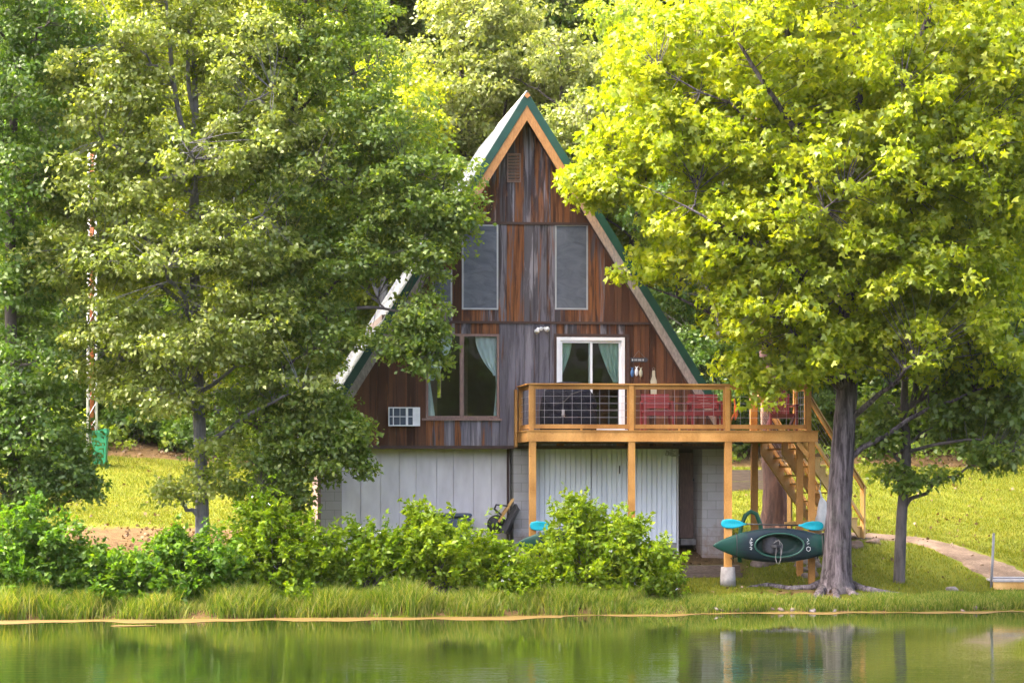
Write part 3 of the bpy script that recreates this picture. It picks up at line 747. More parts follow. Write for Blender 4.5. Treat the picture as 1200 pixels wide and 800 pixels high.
# --- lower storey
VW = .50
zg = .55
z_top = z522 - .024
uL, uL2, uR = U(376, 560, .45), U(400.5, 560, .45), U(598, 560, VW)
mb = MB(); mb.box(uL, uL2, .42, 1.0, zg, z_top); mb.build('corner_pier', M['block'], house)
mb = MB(); mb.box(uL - .075, uL - .004, .38, .47, zg, z_top); mb.build('corner_trim', M['trimpink'], house)
mb = MB(); n = 9; ed = [uL2 + .003 + (uR - uL2 - .006) * i / n for i in range(n + 1)]
ed = [ed[0]] + [e + RND.uniform(-.04, .04) for e in ed[1:-1]] + [ed[-1]]
for a, b in zip(ed[:-1], ed[1:]): mb.box(a + .007, b - .007, VW, VW + .04, zg, z_top)
mb.box(uL2, uR, VW + .03, VW + .06, zg, z_top)
mb.build('basement_wall', M['white_siding'], house)
up0, up1 = U(602, 560, .1), U(622, 560, .1)
mb = MB(); mb.box(up0, up1, .10, 1.4, zg, z_top); mb.build('centre_pier', M['block'], house)
mb = MB(); mb.box(U(594, 560, .45), U(596.5, 560, .45), .44, .49, zg, z_top); mb.build('downpipe', M['darkwood'], house)
mb = MB(); mb.box(up1 + .004, up1 + .06, .02, .12, zg + .4, z_top); mb.build('nailing_post', M['oldtimber'], house)
# storage doors under the deck
VD = .42
zd0, zd1 = Zp(636, 700, VD), z_top
def leaf(px0, px1, name):
    a, b = U(px0, 560, VD), U(px1, 560, VD); m = MB(); n = max(3, round((b - a) / .115))
    for i in range(n):
        m.box(a + (b - a) * i / n + .009, a + (b - a) * (i + 1) / n - .009, VD, VD + .045, zd0, zd1)
    m.box(a, b, VD + .04, VD + .06, zd0, zd1); return m.build(name, M['white_door'], house)
d1 = leaf(626, 692.6, 'storage_door'); d2 = leaf(693.4, 793, 'storage_door')
uh, zh = hp(687, 574, VD); mb = MB(); mb.box(uh - .05, uh + .035, VD - .03, VD - .002, zh - .012, zh + .012); mb.box(uh - .005, uh + .02, VD - .06, VD - .03, zh - .035, zh + .03); mb.build('handle', M['steel'], d1)
uh, zh = hp(735, 594, VD); mb = MB(); mb.box(uh - .025, uh + .025, VD - .02, VD - .002, zh - .06, zh + .06); mb.build('latch', M['steel'], d2)
uh, zh = hp(726, 550, VD); mb = MB(); mb.box(uh - .01, uh + .01, VD - .012, VD - .002, zh - .09, zh + .09); mb.build('hinge', M['blackmetal'], d2)
mb = MB(); mb.box(U(622, 560, VD), U(794, 560, VD), VD + .02, VD + .3, zg, zd0 - .004); mb.build('door_footing', M['concrete'], house)
mb = MB(); mb.box(U(793.3, 560, VD), U(795, 560, VD), VD - .01, VD + .9, zg + .2, z_top); mb.build('door_return', M['white_siding'], house)
# dark recess with an inner door, right block pier
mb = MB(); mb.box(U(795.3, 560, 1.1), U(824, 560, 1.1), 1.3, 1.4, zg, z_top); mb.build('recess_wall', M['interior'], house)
mb = MB(); mb.box(U(797, 560, 1.2), U(815, 560, 1.2), 1.22, 1.27, Zp(630, 806, 1.2), z_top - .12); rd = mb.build('recess_door', M['brownframe'], house)
u_, z_ = hp(813, 562, 1.2); mb = MB(); mb.tube([(u_, 1.16, z_), (u_, 1.22, z_)], .03, 8); mb.build('door_knob', M['blackmetal'], rd)
mb = MB(); mb.box(U(797, 560, 1.0), U(815, 560, 1.0), .9, 1.2, Zp(638, 806, 1.), Zp(631, 806, 1.)); mb.build('door_step', M['concrete'], house)
uq0, uq1 = U(823, 560, .12), U(850, 560, .12)
mb = MB(); mb.box(uq0, uq1, .12, 1.6, zg, z_top); mb.build('side_pier', M['block'], house)
mb = MB(); mb.box(uq1 - .2, uq1 - .002, 1.6, DEP - .3, zg, z_top); mb.build('side_wall', M['trimpink'], house)
mb = MB(); mb.box(uL + .002, uL + .2, 1.0, DEP - .3, zg, z_top); mb.build('side_wall', M['trimpink'], house)
mb = MB(); mb.box(uL + .2, uq1 - .2, DEP - .5, DEP - .3, zg, z_top); mb.build('basement_back_wall', M['block'], house)
# security light
u_, z_ = hp(634, 385, -.05)
mb = MB(); mb.tube([(u_, -.06, z_), (u_, -.02, z_)], .045, 10); sl_ = mb.build('security_light', M['whiteplastic'], house)
for dx, dz in ((-.10, -.06), (.11, -.02)):
    mb = MB(); mb.tube([(u_, -.06, z_), (u_ + dx * .7, -.10, z_ + .01)], .012, 6); mb.tube([(u_ + dx * .7, -.08, z_ + .02), (u_ + dx * .85, -.12, z_ + dz * .5), (u_ + dx * 1.1, -.20, z_ + dz * 1.2)], [.02, .035, .06], 10); mb.build('lamp_head', M['whiteplastic'], sl_, True)
# window air conditioner
u0, u1, z0, z1 = rect(455, 492, 477, 499, -.15)
ac = thing('air_conditioner', 'small white window air conditioner in the dark plank wall', 'air conditioner', (u0, -.15, z0), house=True)
mb = MB(); mb.box(u0 + .012, u1 - .01, -.19, .12, z0 + .01, z1 - .01); bd = mb.build('body', M['navybox'], ac)
mb = MB(); mb.frame(u0, u1, z0, z1, .022, -.215, -.17); mb.box(u1 - .16, u1 - .02, -.21, -.195, z0 + .02, z1 - .02)
mb.build('front_frame', M['whiteplastic'], ac)
mb = MB(); wdt = u1 - u0
for fx in (.14, .55): mb.box(u0 + wdt * fx, u0 + wdt * fx + (.02 if fx < .5 else .05), -.212, -.192, z0 + .022, z1 - .022)
mb.box(u0 + .022, u1 - .16, -.208, -.193, (z0 + z1) / 2 - .008, (z0 + z1) / 2 + .008); mb.box(u0 + wdt * .36, u0 + wdt * .36 + .008, -.206, -.193, z0 + .022, z1 - .022)
mb.build('grille', M['whiteplastic'], ac)
# wall ornaments right of the door
u0, u1, z0, z1 = rect(739, 759.5, 419, 424, -.06)
sg = thing('wooden_sign', 'dark arrow shaped sign hung on a wire right of the sliding door', 'sign', ((u0 + u1) / 2, -.03, z0), house=True)
mb = MB(); mb.prism([(u0, z0), (u1 - .04, z0), (u1, (z0 + z1) / 2), (u1 - .04, z1), (u0, z1), (u0 + .01, (z0 + z1) / 2)], -.065, -.045); mb.build('board', M['plaque'], sg)
mb = MB(); x = u0 + .03
for wd_ in (.05, .02, .05, .03, .05, .02, .04):
    mb.box(x, x + wd_ * .55, -.0665, -.0652, z0 + .025, z1 - .03); x += wd_ + .004
mb.build('lettering', M['chalk'], sg)
mb = MB(); ut, zt_ = hp(748.5, 411, -.05); mb.tube([(u0 + .06, -.05, z1), (ut, -.035, zt_)], .003, 4); mb.tube([(u1 - .07, -.05, z1), (ut, -.035, zt_)], .003, 4); mb.build('hanging_wire', M['cord'], sg)
def fish(px, py, mat, label, flip=1):
    u_, z_ = hp(px, py, -.05)
    t_ = thing('fish_ornament', label, 'fish ornament', (u_, -.05, z_ - .1), house=True, group='small fish hung under the arrow sign')
    m = MB(); rings = []
    for f, wd_, th in ((-.105, .012, .006), (-.08, .03, .014), (-.03, .042, .02), (.02, .038, .018), (.06, .018, .01), (.075, .010, .006)):
        rings.append([(u_ + wd_ * cos(a), -.05 + th * sin(a), z_ + f) for a in [2 * pi * i / 10 for i in range(10)]])
    m.loft(rings); m.build('body', mat, t_, True)
    m = MB(); m.prism([(u_ - .012, z_ + .07), (u_ + .012, z_ + .07), (u_ + .04, z_ + .115), (u_, z_ + .095), (u_ - .04, z_ + .115)], -.056, -.044); m.build('tail', mat, t_)
fish(741, 436, M['fishblue'], 'small blue fish ornament hanging nearest the door frame')
fish(746, 435, M['whiteplastic'], 'small white fish ornament, middle of three under the arrow sign')
fish(751, 436, M['sage'], 'small tan fish ornament hanging under the sign beyond the white fish')
u0, u1, z0, z1 = rect(762.5, 769.5, 434, 462, -.05); um = (u0 + u1) / 2
bb = thing('bottle_shaped_board', 'pale bottle shaped board hung on the dark plank wall above the red bench', 'wall board', (um, -.05, z0), house=True)
mb = MB(); q = u1 - u0; mb.prism([(u0, z0), (u1, z0), (u1, z0 + .30), (um + .035, z0 + .40), (um + .03, z1), (um - .03, z1), (um - .035, z0 + .40), (u0, z0 + .30)], -.06, -.04); mb.build('board', M['sage'], bb)
mb = MB(); mb.tube([(um, -.05, z1 - .02), (um - .03, -.05, z1 + .04), (um, -.05, z1 + .07), (um + .03, -.05, z1 + .04), (um, -.05, z1 - .02)], .006, 5); mb.build('rope_loop', M['cord'], bb)
# grey tangle of cable over the storage door
u_, z_ = hp(787, 531, .30)
tg = MB(); pts = [(u_ + RND.uniform(-.13, .17), .30 + RND.uniform(-.08, .08), z_ + RND.uniform(-.08, .09)) for _ in range(26)]; tg.tube(pts, .012, 5)
tg.tube([(u_, .3, z_), (u_ + .05, .3, z_top + .03)], .008, 5)
tag(tg.build('cable_tangle', M['chalk'], None), 'tangle of grey cable hanging from the joists over the white storage doors', 'cable')
o = bpy.data.objects['cable_tangle']; o.location = (OX, OY, 0); o.rotation_euler = (0, 0, YAW)

# ------------------------------------------------------------------ the deck
VK = -1.95
ux0, ux1 = U(617.5, 510, VK), U(958, 510, VK)
zk = zd; _, zr1 = hp(780, 505.5, VK); _, zr0 = hp(780, 517.3, VK)
fl, _ = ground(853, 685), 0
deck = thing('timber_deck', 'golden timber deck on tall posts built across the house front', 'deck', ((ux0 + ux1) / 2, -1.0, .55), house=True)
DW = M['deckwood']
mb = MB(); mb.box(ux0, U(664.5, 510, VK) - .002, VK - .04, VK, zr0, zr1); mb.build('rim_beam', DW, deck)
mb = MB(); mb.box(U(664.5, 510, VK), U(801, 510, VK) - .002, VK - .04, VK, zr0, zr1); mb.build('rim_beam', DW, deck)
mb = MB(); mb.box(U(801, 510, VK), ux1, VK - .04, VK, zr0, zr1); mb.build('rim_beam', DW, deck)
mb = MB(); mb.box(ux0, ux0 + .04, VK + .002, -.06, zr0, zr1); mb.build('rim_beam', DW, deck)
mb = MB(); mb.box(ux1 - .04, ux1, VK + .002, .55, zr0, zr1); mb.build('rim_beam', DW, deck)
mb = MB(); mb.box(U(853, 510, 0), ux1 - .045, .51, .55, zr0, zr1 - .002); mb.build('rim_beam', DW, deck)
mb = MB(); n = 14
for i in range(n):
    v0 = VK - .06 + i * (1.88 / n); mb.box(ux0 - .02, ux1 + .02, v0, v0 + 1.88 / n - .007, zr1 + .003, zr1 + .03)
for i in range(4): mb.box(U(860, 510, 0), ux1 + .02, -.06 + i * .145, -.06 + i * .145 + .138, zr1 + .003, zr1 + .03)
mb.build('decking', DW, deck)
mb = MB()
for i in range(15):
    u_ = ux0 + .3 + i * .42
    if u_ < ux1 - .1: mb.box(u_, u_ + .038, VK + .002, -.065, zr0 + .03, zr1 - .002)
mb.build('joist', DW, deck)
mb = MB(); mb.box(ux0 + .1, U(848, 510, 0), -.06, -.022, zr0 - .02, zr1); mb.build('ledger', M['oldtimber'], deck)
def post(px, v, ztop, zbot, wdt=.14, foot=None):
    u_ = U(px, 560, v); m = MB(); m.box(u_ - wdt / 2, u_ + wdt / 2, v - wdt / 2, v + wdt / 2, zbot, ztop); p = m.build('post', DW, deck)
    if foot:
        m = MB(); h, r0, r1 = foot; m.loft([[(u_ + r * cos(a) * 1.2, v + r * sin(a) * 1.2, z) for a in [pi / 4 + pi / 12 * i for i in range(24)]] for r, z in ((r1, zbot - h), (r1 * .96, zbot - h * .6), (r0, zbot + .01))])
        m.build('footing', M['concrete'], p, True)
    return p
zf = wp(853, 664.5, 58.5).z
post(624, VK + .045, zr0 - .002, .35); post(740, VK + .045, zr0 - .002, .35)
post(853, VK + .045, zr0 - .002, zf, .15, (.42, .125, .145))
post(951, VK + .045, zr0 - .002, .42, .13, (.15, .15, .17)); post(937, VK + .75, zr0 - .002, .6, .13); post(884, .46, zr0 - .004, .9, .14); 
u_ = U(951, 560, VK); mb = MB(); mb.beam((u_ - .04, VK + .045, zr0 - .32), (u_ - .30, VK + .045, zr0 - .02), .05, .09, (0, 0, 1)); mb.build('brace', DW, deck)
# railing
_, ztop = hp(780, 449.5, VK); _, zlow1 = hp(780, 497.2, VK); _, zlow0 = hp(780, 502.2, VK)
zc_ = ztop - .03
def rail_post(u_, v, wdt=.09, top=None):
    m = MB(); m.box(u_ - wdt / 2, u_ + wdt / 2, v - wdt / 2, v + wdt / 2, zr1 + .031, (top or zc_) - .002); m.build('rail_post', DW, deck)
PU = [U(622.8, 480, VK), U(740, 480, VK), U(852.5, 480, VK), U(948, 480, VK)]
for p in PU: rail_post(p, VK + .03, .10)
mb = MB(); mb.box(ux0 + .0, ux1 - .05, VK - .045, VK + .10, zc_, ztop); mb.build('top_rail', DW, deck)
def panel(p, q, ends=.055):
    """rail panel between two posts at house points p, q (u,v): frame with a welded wire grid"""
    p = Vector((p[0], p[1], 0)); q = Vector((q[0], q[1], 0)); d = (q - p).normalized(); a = p + d * ends; b = q - d * ends
    zt_ = zc_ - .003; m = MB()
    m.beam(a + Vector((0, 0, zt_ - .045)), b + Vector((0, 0, zt_ - .045)), .04, .088); m.beam(a + Vector((0, 0, (zlow0 + zlow1) / 2)), b + Vector((0, 0, (zlow0 + zlow1) / 2)), .045, zlow1 - zlow0)
    for e in (a + d * .018, b - d * .018): m.beam(e + Vector((0, 0, zlow1 + .001)), e + Vector((0, 0, zt_ - .091)), .036, .034, d)
    pn = m.build('rail_panel', DW, deck)
    m = MB(); ln = (b - a).length; n = max(1, round((ln - .09) / .205)); z0, z1 = zlow1 + .0, zt_ - .09
    for i in range(1, n): 
        x = a + d * (.03 + (ln - .06) * i / n); m.tube([x + Vector((0, 0, z0 - .004)), x + Vector((0, 0, z1 + .004))], .0027, 4, False)
    k = max(2, round((z1 - z0) / .155)); 
    for i in range(1, k):
        z = z0 + (z1 - z0) * i / k; m.tube([a + d * .03 + Vector((0, 0, z)), b - d * .03 + Vector((0, 0, z))], .0027, 4, False)
    m.build('wire_grid', M['wire'], pn); return pn
for a, b in zip(PU[:-1], PU[1:]): panel((a, VK + .03), (b, VK + .03))
for a, b in zip(PU[:-1], PU[1:]): c_ = (a + b) / 2; mb = MB(); mb.box(c_ - .02, c_ + .02, VK + .01, VK + .05, zr1 + .031, zlow0 - .001); mb.build('rail_block', DW, deck)
# left end, against the house
rail_post(PU[0] - .02, -.14, .09); panel((PU[0] - .01, VK + .06), (PU[0] - .02, -.14))
mb = MB(); mb.box(ux0, ux0 + .14, VK + .102, -.09, zc_, ztop - .002); mb.build('top_rail', DW, deck)
mb = MB(); mb.box(ux0 - .06, ux0 - .004, -.24, -.07, zr0 - .1, zc_ - .05); mb.build('corner_board', DW, deck)
# right end, up to the stair opening, and the back rail post
rail_post(PU[3], VK + 1.35, .09); panel((PU[3], VK + .06), (PU[3], VK + 1.35))
mb = MB(); mb.box(PU[3] - .07, PU[3] + .07, VK + .102, VK + 1.42, zc_, ztop - .002); mb.build('top_rail', DW, deck)
ub_ = U(883, 480, .45); rail_post(ub_, .45, .15)
# ------------------------------------------------------------------ stairs off the back corner of the deck
SW = M['stairwood']
run = Vector((.52, .854, 0)); wid_ = Vector((.854, -.52, 0))
TL = wp(891, 505, 61.15); TL.z = hw(0, 0, zr1 + .03).z
foot_z = None
NS = 11; rise = .198; tread = .29
st = thing('timber_staircase', 'open golden timber staircase dropping from the deck to the path', 'staircase', (0, 0, 0))
def sp(i, f, dz=0): return TL + run * (tread * i) + wid_ * (1.08 * f) + Vector((0, 0, -rise * i + dz))
base = sp(NS, .5); base.z = float(gz(base.x, base.y)); st.location = base; OFF[st.name] = tuple(base)
zend = base.z
for f in (0.02, .5, .98):
    m = MB(); dn = (run * tread + Vector((0, 0, -rise))).normalized(); pr = dn.cross(wid_).normalized()
    if pr.z > 0: pr = -pr
    # saw-tooth stringer as a flat polygon pushed sideways
    prof = [];
    for i in range(NS):
        prof += [(i * tread, -rise * (i + 1) + 0.0), ((i + 1) * tread, -rise * (i + 1))]
    end = (NS * tread, zend - TL.z - .05); low = [(NS * tread - .16, zend - TL.z - .05), (0.0, -rise - .30)]
    prof = prof + [end] + low
    a = TL + wid_ * (1.08 * f - .02); b = a + wid_ * .04
    vs = [a + run * x + Vector((0, 0, z)) for x, z in prof] + [b + run * x + Vector((0, 0, z)) for x, z in prof]; n = len(prof)
    m.add(vs, [tuple(range(n)), tuple(range(2 * n - 1, n - 1, -1))] + [(i, (i + 1) % n, (i + 1) % n + n, i + n) for i in range(n)])
    m.build('stringer', SW, st)
for i in range(NS):
    m = MB(); c0 = sp(i, 0, -rise + .022); c1 = sp(i, 1, -rise + .022); off = run * (tread * .5 + .01)
    m.beam(c0 - wid_ * .02 + off, c1 + wid_ * .02 + off, tread + .015, .036); m.build('tread', SW, st)
for f, sgn in ((-.04, -1), (1.04, 1)):
    m = MB(); h = .93
    m.beam(sp(-.1, f, h), sp(NS + .1, f, h), .10, .04, (0, 0, 1)); m.build('handrail', SW, st)
    m = MB(); m.beam(sp(0, f, .12), sp(NS, f, .12), .04, .09); m.beam(sp(0, f, h - .075), sp(NS, f, h - .075), .04, .09); m.build('side_rail', SW, st)
    for i in ((0.2, 5.6, NS - .25) if f > 0 else (5.6, NS - .25)):
        m = MB(); p = sp(i, f, h - .03); g_ = min(float(gz(p.x, p.y)) - .05, sp(i, f, -.4).z if i < 3 else 99)
        g_ = float(gz(p.x, p.y)) - .05 if i > 3 else sp(i, f, -.45).z
        p2 = p.copy(); p2.z = g_; m.beam(p2, p, .095, .095, run); m.build('rail_post', SW, st)
    m = MB()
    for z in (.28, .42, .56, .70): m.tube([sp(.2, f, z), sp(NS - .3, f, z)], .004, 4, False)
    m.build('cable', M['wire'], st)
m = MB(); m.beam(sp(4.2, .02, -1.25), sp(7.6, .98, -.45), .04, .09, (0, 0, 1)); m.build('brace', SW, st)
m = MB(); m.beam(sp(7.6, .02, -.55), sp(5.0, .98, -1.25), .04, .09, (0, 0, 1)); m.build('brace', SW, st)
# ------------------------------------------------------------------ things on the deck
ZK = zr1 + .031
# covered grill
vg = -.75; ug0, ug1 = U(634, 480, vg), U(699, 480, vg); zg1 = hp(665, 447, vg)[1]
uc = (ug0 + ug1) / 2; hwid = (ug1 - ug0) / 2; hh = zg1 - ZK
gr = thing('covered_grill', 'grill under a dark navy cloth cover behind the deck railing', 'grill', (uc, vg, ZK), house=True)
rings = []
for f, sx, sy in ((0.01, .97, .36), (.12, 1.0, .37), (.35, .99, .37), (.55, .985, .36), (.70, .95, .34), (.82, .84, .31), (.92, .66, .25), (.98, .44, .15), (1.0, .20, .06)):
    ring = []
    for i in range(48):
        a = 2 * pi * i / 48; c_, s_ = cos(a), sin(a); e = .55
        x = math.copysign(abs(c_) ** e, c_) * hwid * sx; y = math.copysign(abs(s_) ** e, s_) * sy
        k = 1 + (.035 * sin(a * 9 + f * 4) + .02 * sin(a * 17 - f * 7)) * (1.25 - f)
        z = ZK + hh * f
        if f > .5 and x > hwid * .55: z -= (x / hwid - .55) * .38 * f          # right shelf sits lower
        ring.append((uc + x * k, vg + y * k, z))
    rings.append(ring)
mb = MB(); mb.loft(rings); mb.build('cover', M['navy'], gr, True)
mb = MB(); u_, z_ = hp(660, 484, vg - .4); mb.tube([(u_, vg - .40, z_ - .07), (u_, vg - .40, z_ - .02), (u_, vg - .40, z_ + .0), (u_, vg - .40, z_ + .08)], [.035, .04, .03, .034], 12); mb.build('grease_cup', M['steel'], gr, True)
mb = MB(); mb.tube([(u_, vg - .38, z_ + .08), (u_ + .02, vg - .37, z_ + .25), (u_ + .20, vg - .36, z_ + .42), (u_ + .45, vg - .30, z_ + .5)], .012, 6); mb.build('strap', M['black'], gr)
# red twin-seat bench with a table between
vb = -1.2
RM = M['red']
u0, u1 = U(750.5, 480, vb), U(843.5, 480, vb)
bench = thing('twin_seat_bench', 'red painted twin seat garden bench with a small table between its seats', 'bench', ((u0 + u1) / 2, vb, ZK), house=True)
zs = ZK + .42; ztopb = hp(800, 461, vb)[1]
def seat(a, b):
    m = MB()
    for i in range(6): m.box(a, b, vb - .50 + i * .085, vb - .50 + i * .085 + .078, zs - .012 * i * .4, zs + .022 - .012 * i * .4)
    s_ = m.build('seat', RM, bench)
    m = MB(); k = 5
    for i in range(k):
        z0 = zs + .07 + (ztopb - zs - .07) * i / k; z1 = z0 + (ztopb - zs - .07) / k - .012; yo = vb + .03 + (z0 - zs) * .25
        m.beam((a, yo, (z0 + z1) / 2), (b, yo, (z0 + z1) / 2), .022, z1 - z0, (0, .24, .97))
    for x in (a + .08, b - .08): m.beam((x, vb + .05, zs - .1), (x, vb + .06 + (ztopb - zs) * .25, ztopb - .02), .06, .03, (0, 1, 0))
    m.build('backrest', RM, bench)
ua_, ub2 = U(785, 480, vb), U(807, 480, vb)
seat(u0 + .03, ua_); seat(ub2, u1 - .03)
m = MB(); 
for i in range(4): m.box(ua_ + .01, ub2 - .01, vb - .45 + i * .105, vb - .45 + i * .105 + .098, zs + .16, zs + .182)
m.build('table', RM, bench)
for a in (u0, u1 - .07, ua_ - .035, ub2 - .035):
    m = MB(); m.box(a, a + .07, vb - .52, vb + .08, zs + .19, zs + .215); m.build('armrest', RM, bench)
for a in (u0 + .005, u1 - .06, ua_ - .03, ub2 - .02):
    for v in (vb - .48, vb + .02):
        m = MB(); m.box(a, a + .05, v, v + .07, ZK, zs + .188); m.build('leg', RM, bench)
m = MB(); m.box(u0 + .06, u1 - .06, vb - .505, vb - .48, zs - .10, zs - .016); m.build('apron', RM, bench)
# orange hanging ornament
vo = -.9; u_, z1 = hp(861.5, 462, vo); _, z0 = hp(861.5, 492, vo)
orn = thing('hanging_ornament', 'orange bird shaped ornament hanging on a cord behind the deck rail', 'ornament', (u_, vo, z0), house=True)
m = MB(); prof = [(.0, .010), (.06, .03), (.14, .048), (.22, .045), (.32, .028), (.40, .018), (.46, .02), (.50, .008)]
m.tube([(u_ + .02 * sin(h * 9), vo, z0 + h * .95) for h, r in prof], [r for h, r in prof], 12); m.build('body', M['orange'], orn, True)
m = MB(); m.beam((u_ - .02, vo, z0 + .14), (u_ - .10, vo, z0 - .02), .02, .05, (0, 1, 0)); m.build('tail', M['orange'], orn)
m = MB(); m.tube([(u_, vo, z0 + .47), (u_ + .01, vo, zc_ - .2), (u_ + .02, VK + .1, zc_ + .0)], .005, 5); m.build('cord', M['cord'], orn)
# dark red plastic chair at the head of the stairs, seen from behind
vc = -.60; ucz = U(915, 480, vc)
ch = thing('garden_chair', 'dark red plastic garden chair at the head of the stairs', 'chair', (ucz, vc, ZK), house=True)
DR = M['darkred']
m = MB()
for i in range(7):
    f = (i - 3) / 3.0; top = .98 - .14 * f * f
    m.beam((ucz + f * .20, vc + .18, ZK + .36), (ucz + f * .25, vc + .40, ZK + top), .062, .018, (0, 1, .3))
m.beam((ucz - .25, vc + .30, ZK + .62), (ucz + .25, vc + .30, ZK + .62), .02, .06, (0, .4, 1)); m.build('backrest', DR, ch)
m = MB()
for i in range(5): m.beam((ucz - .25, vc - .30 + i * .10, ZK + .38 - .02 * i), (ucz + .25, vc - .30 + i * .10, ZK + .38 - .02 * i), .09, .02)
m.build('seat', DR, ch)
for s in (-1, 1):
    m = MB(); m.beam((ucz + s * .30, vc - .36, ZK + .58), (ucz + s * .30, vc + .34, ZK + .55), .12, .025); m.build('armrest', DR, ch)
    m = MB(); m.box(ucz + s * .29 - .02, ucz + s * .29 + .02, vc - .34, vc - .24, ZK, ZK + .567); m.build('leg', DR, ch)
    m = MB(); m.beam((ucz + s * .26, vc - .22, ZK + .36), (ucz + s * .26, vc + .42, ZK + .02), .03, .10, (0, .4, 1)); m.build('leg', DR, ch)
# dark red bag or pot on the rail beyond it
# ------------------------------------------------------------------ kayaks hung on the deck posts
def build_kayak(label, loc, scale=1.0):
    kx = thing('kayak', label, 'kayak', loc, YAW, 'kayaks hung on the deck posts')
    Lh = 1.42; nx_, ns = 72, 44; vs = []; fs = []
    for i in range(nx_ + 1):
        t_ = -1 + 2 * i / nx_; b = .36 * max(0.0, 1 - abs(t_) ** 1.9) ** .85 + .012
        rock = -.10 * abs(t_) ** 3                           # bow and stern lift towards the deck side
        for j in range(ns):
            a = 2 * pi * j / ns; c_, s_ = cos(a), sin(a)
            z = b * math.copysign(abs(c_) ** .85, c_)
            if s_ >= 0: y = (.235 * (1 - abs(t_) ** 3) + .02) * abs(s_) ** .7      # hull
            else: y = -(.11 * (1 - abs(t_) ** 2) + .015) * abs(s_) ** 1.0           # deck
            y += rock
            x = t_ * Lh
            if s_ < 0:
                q = ((x - .02) / .53) ** 2 + (z / .25) ** 2
                if q < 1: y += .26 * min(1, (1 - q) * 3.5)
            vs.append((x, y, z))
    for i in range(nx_):
        for j in range(ns): fs.append((i * ns + j, i * ns + (j + 1) % ns, (i + 1) * ns + (j + 1) % ns, (i + 1) * ns + j))
    fs += [tuple(range(ns - 1, -1, -1)), tuple(range(nx_ * ns, (nx_ + 1) * ns))]
    m = MB(); m.add(vs, fs); m.build('hull', M['kayak'], kx, True)
    def ysurf(x, z):
        t_ = x / Lh; b = .36 * max(0.0, 1 - abs(t_) ** 1.9) ** .85 + .012
        c_ = min(1, abs(z / b)) ** (1 / .85); s_ = math.sqrt(max(0, 1 - c_ * c_)); return -(.11 * (1 - t_ * t_) + .015) * s_ - .10 * abs(t_) ** 3
    m = MB(); pts = []
    for i in range(49):
        a = 2 * pi * i / 48; x, z = .02 + .535 * cos(a), .255 * sin(a); pts.append((x, ysurf(x, z) - .014, z))
    m.tube(pts, .017, 8, False); m.build('coaming', M['coaming'], kx, True)
    # seat
    m = MB(); rings = []
    for f in range(9):
        g_ = f / 8; x = -.30 + .36 * g_
        rings.append([(x, .085 - .10 * sin(pi * g_) ** .5 + .02 * sin(a), .19 * sin(pi * min(.98, .1 + .85 * g_)) ** .4 * cos(a)) for a in [2 * pi * k / 14 for k in range(14)]])
    m.loft(rings); m.build('seat', M['greyfabric'], kx, True)
    m = MB(); m.beam((-.13, -.06, -.02), (.03, .02, -.02), .30, .05, (0, 0, 1)); m.build('backrest', M['greyfabric'], kx)
    m = MB(); m.tube([(-.06, -.09, .10), (.02, -.12, .09), (.05, -.13, -.1), (.04, -.16, -.30), (.0, -.16, -.40), (-.05, -.16, -.38), (-.07, -.15, -.28), (-.05, -.12, -.06)], .008, 5)
    m.tube([(-.10, -.09, .05), (.0, -.13, .12), (.08, -.12, .02), (.06, -.14, -.2)], .008, 5); m.build('cord', M['cord'], kx)
    # white script marks fore and aft
    def marks(cx, cz, strokes, w_=.010):
        m = MB()
        for s_ in strokes:
            P = [(cx + x, ysurf(cx + x, cz + z) - .008, cz + z) for x, z in s_]; m.tube(P, w_ * .7, 5)
        m.build('lettering', M['chalk'], kx)
    marks(-.60, .02, [[(0, .14), (.03, .10), (-.02, .09), (.02, .13)], [(-.03, .06), (.03, .05), (.0, .02), (-.03, .04)], [(-.02, .0), (.035, .0), (-.01, -.03)], [(-.03, -.06), (.02, -.07), (.01, -.11), (-.02, -.10)]])
    marks(.645, .0, [[(-.01, .15), (.02, .10), (-.02, .08)], [(-.03, .06), (.03, .04), (-.02, .02)], [(.0, -.03), (.05, -.05), (.05, -.10), (.01, -.13), (-.03, -.10), (-.03, -.05), (.0, -.03)]])
    for x in (-.92, .95):
        m = MB(); t_ = x / Lh; b = .36 * max(0.0, 1 - abs(t_) ** 1.9) ** .85 + .02
        m.tube([(x, .02 + .24 * cos(a) * (1 if cos(a) > 0 else .55) - .08, b * sin(a) * 1.06) for a in [2 * pi * i / 20 for i in range(21)]], .013, 5, False); m.build('strap', M['black'], kx)
    kx.scale = (scale,) * 3
    return kx
def build_paddle(label, loc, ln=2.25):
    pd = thing('paddle', label, 'paddle', loc, YAW, 'turquoise paddles with the kayaks')
    m = MB(); m.tube([(-ln / 2 + .4, 0, 0), (ln / 2 - .4, 0, 0)], .016, 8); m.build('shaft', M['blackmetal'], pd, True)
    for s in (-1, 1):
        m = MB(); rings = []
        for f, w_ in ((0, .018), (.12, .03), (.3, .075), (.55, .10), (.8, .10), (.94, .075), (1, .03)):
            x = s * (ln / 2 - .55 + .55 * f)
            rings.append([(x, -.01 + .015 * sin(a) - .03 * sin(pi * f) * abs(cos(a)), w_ * cos(a)) for a in [2 * pi * k / 14 for k in range(14)]])
        m.loft(rings); m.build('blade', M['cyan'], pd, True)
    return pd
vk = VK - .33
u_, z_ = hp(911, 638.5, vk); kl = hw(u_, vk, z_)
k1 = build_kayak('dark green kayak hung sideways behind the thick maple trunk', kl)
u_, z_ = hp(905, 614.5, vk + .30); build_paddle('turquoise paddle lying along the top of the kayak beside the maple', hw(u_, vk + .30, z_))
bpy.data.objects['paddle'].rotation_euler = (0, R(1.5), YAW)
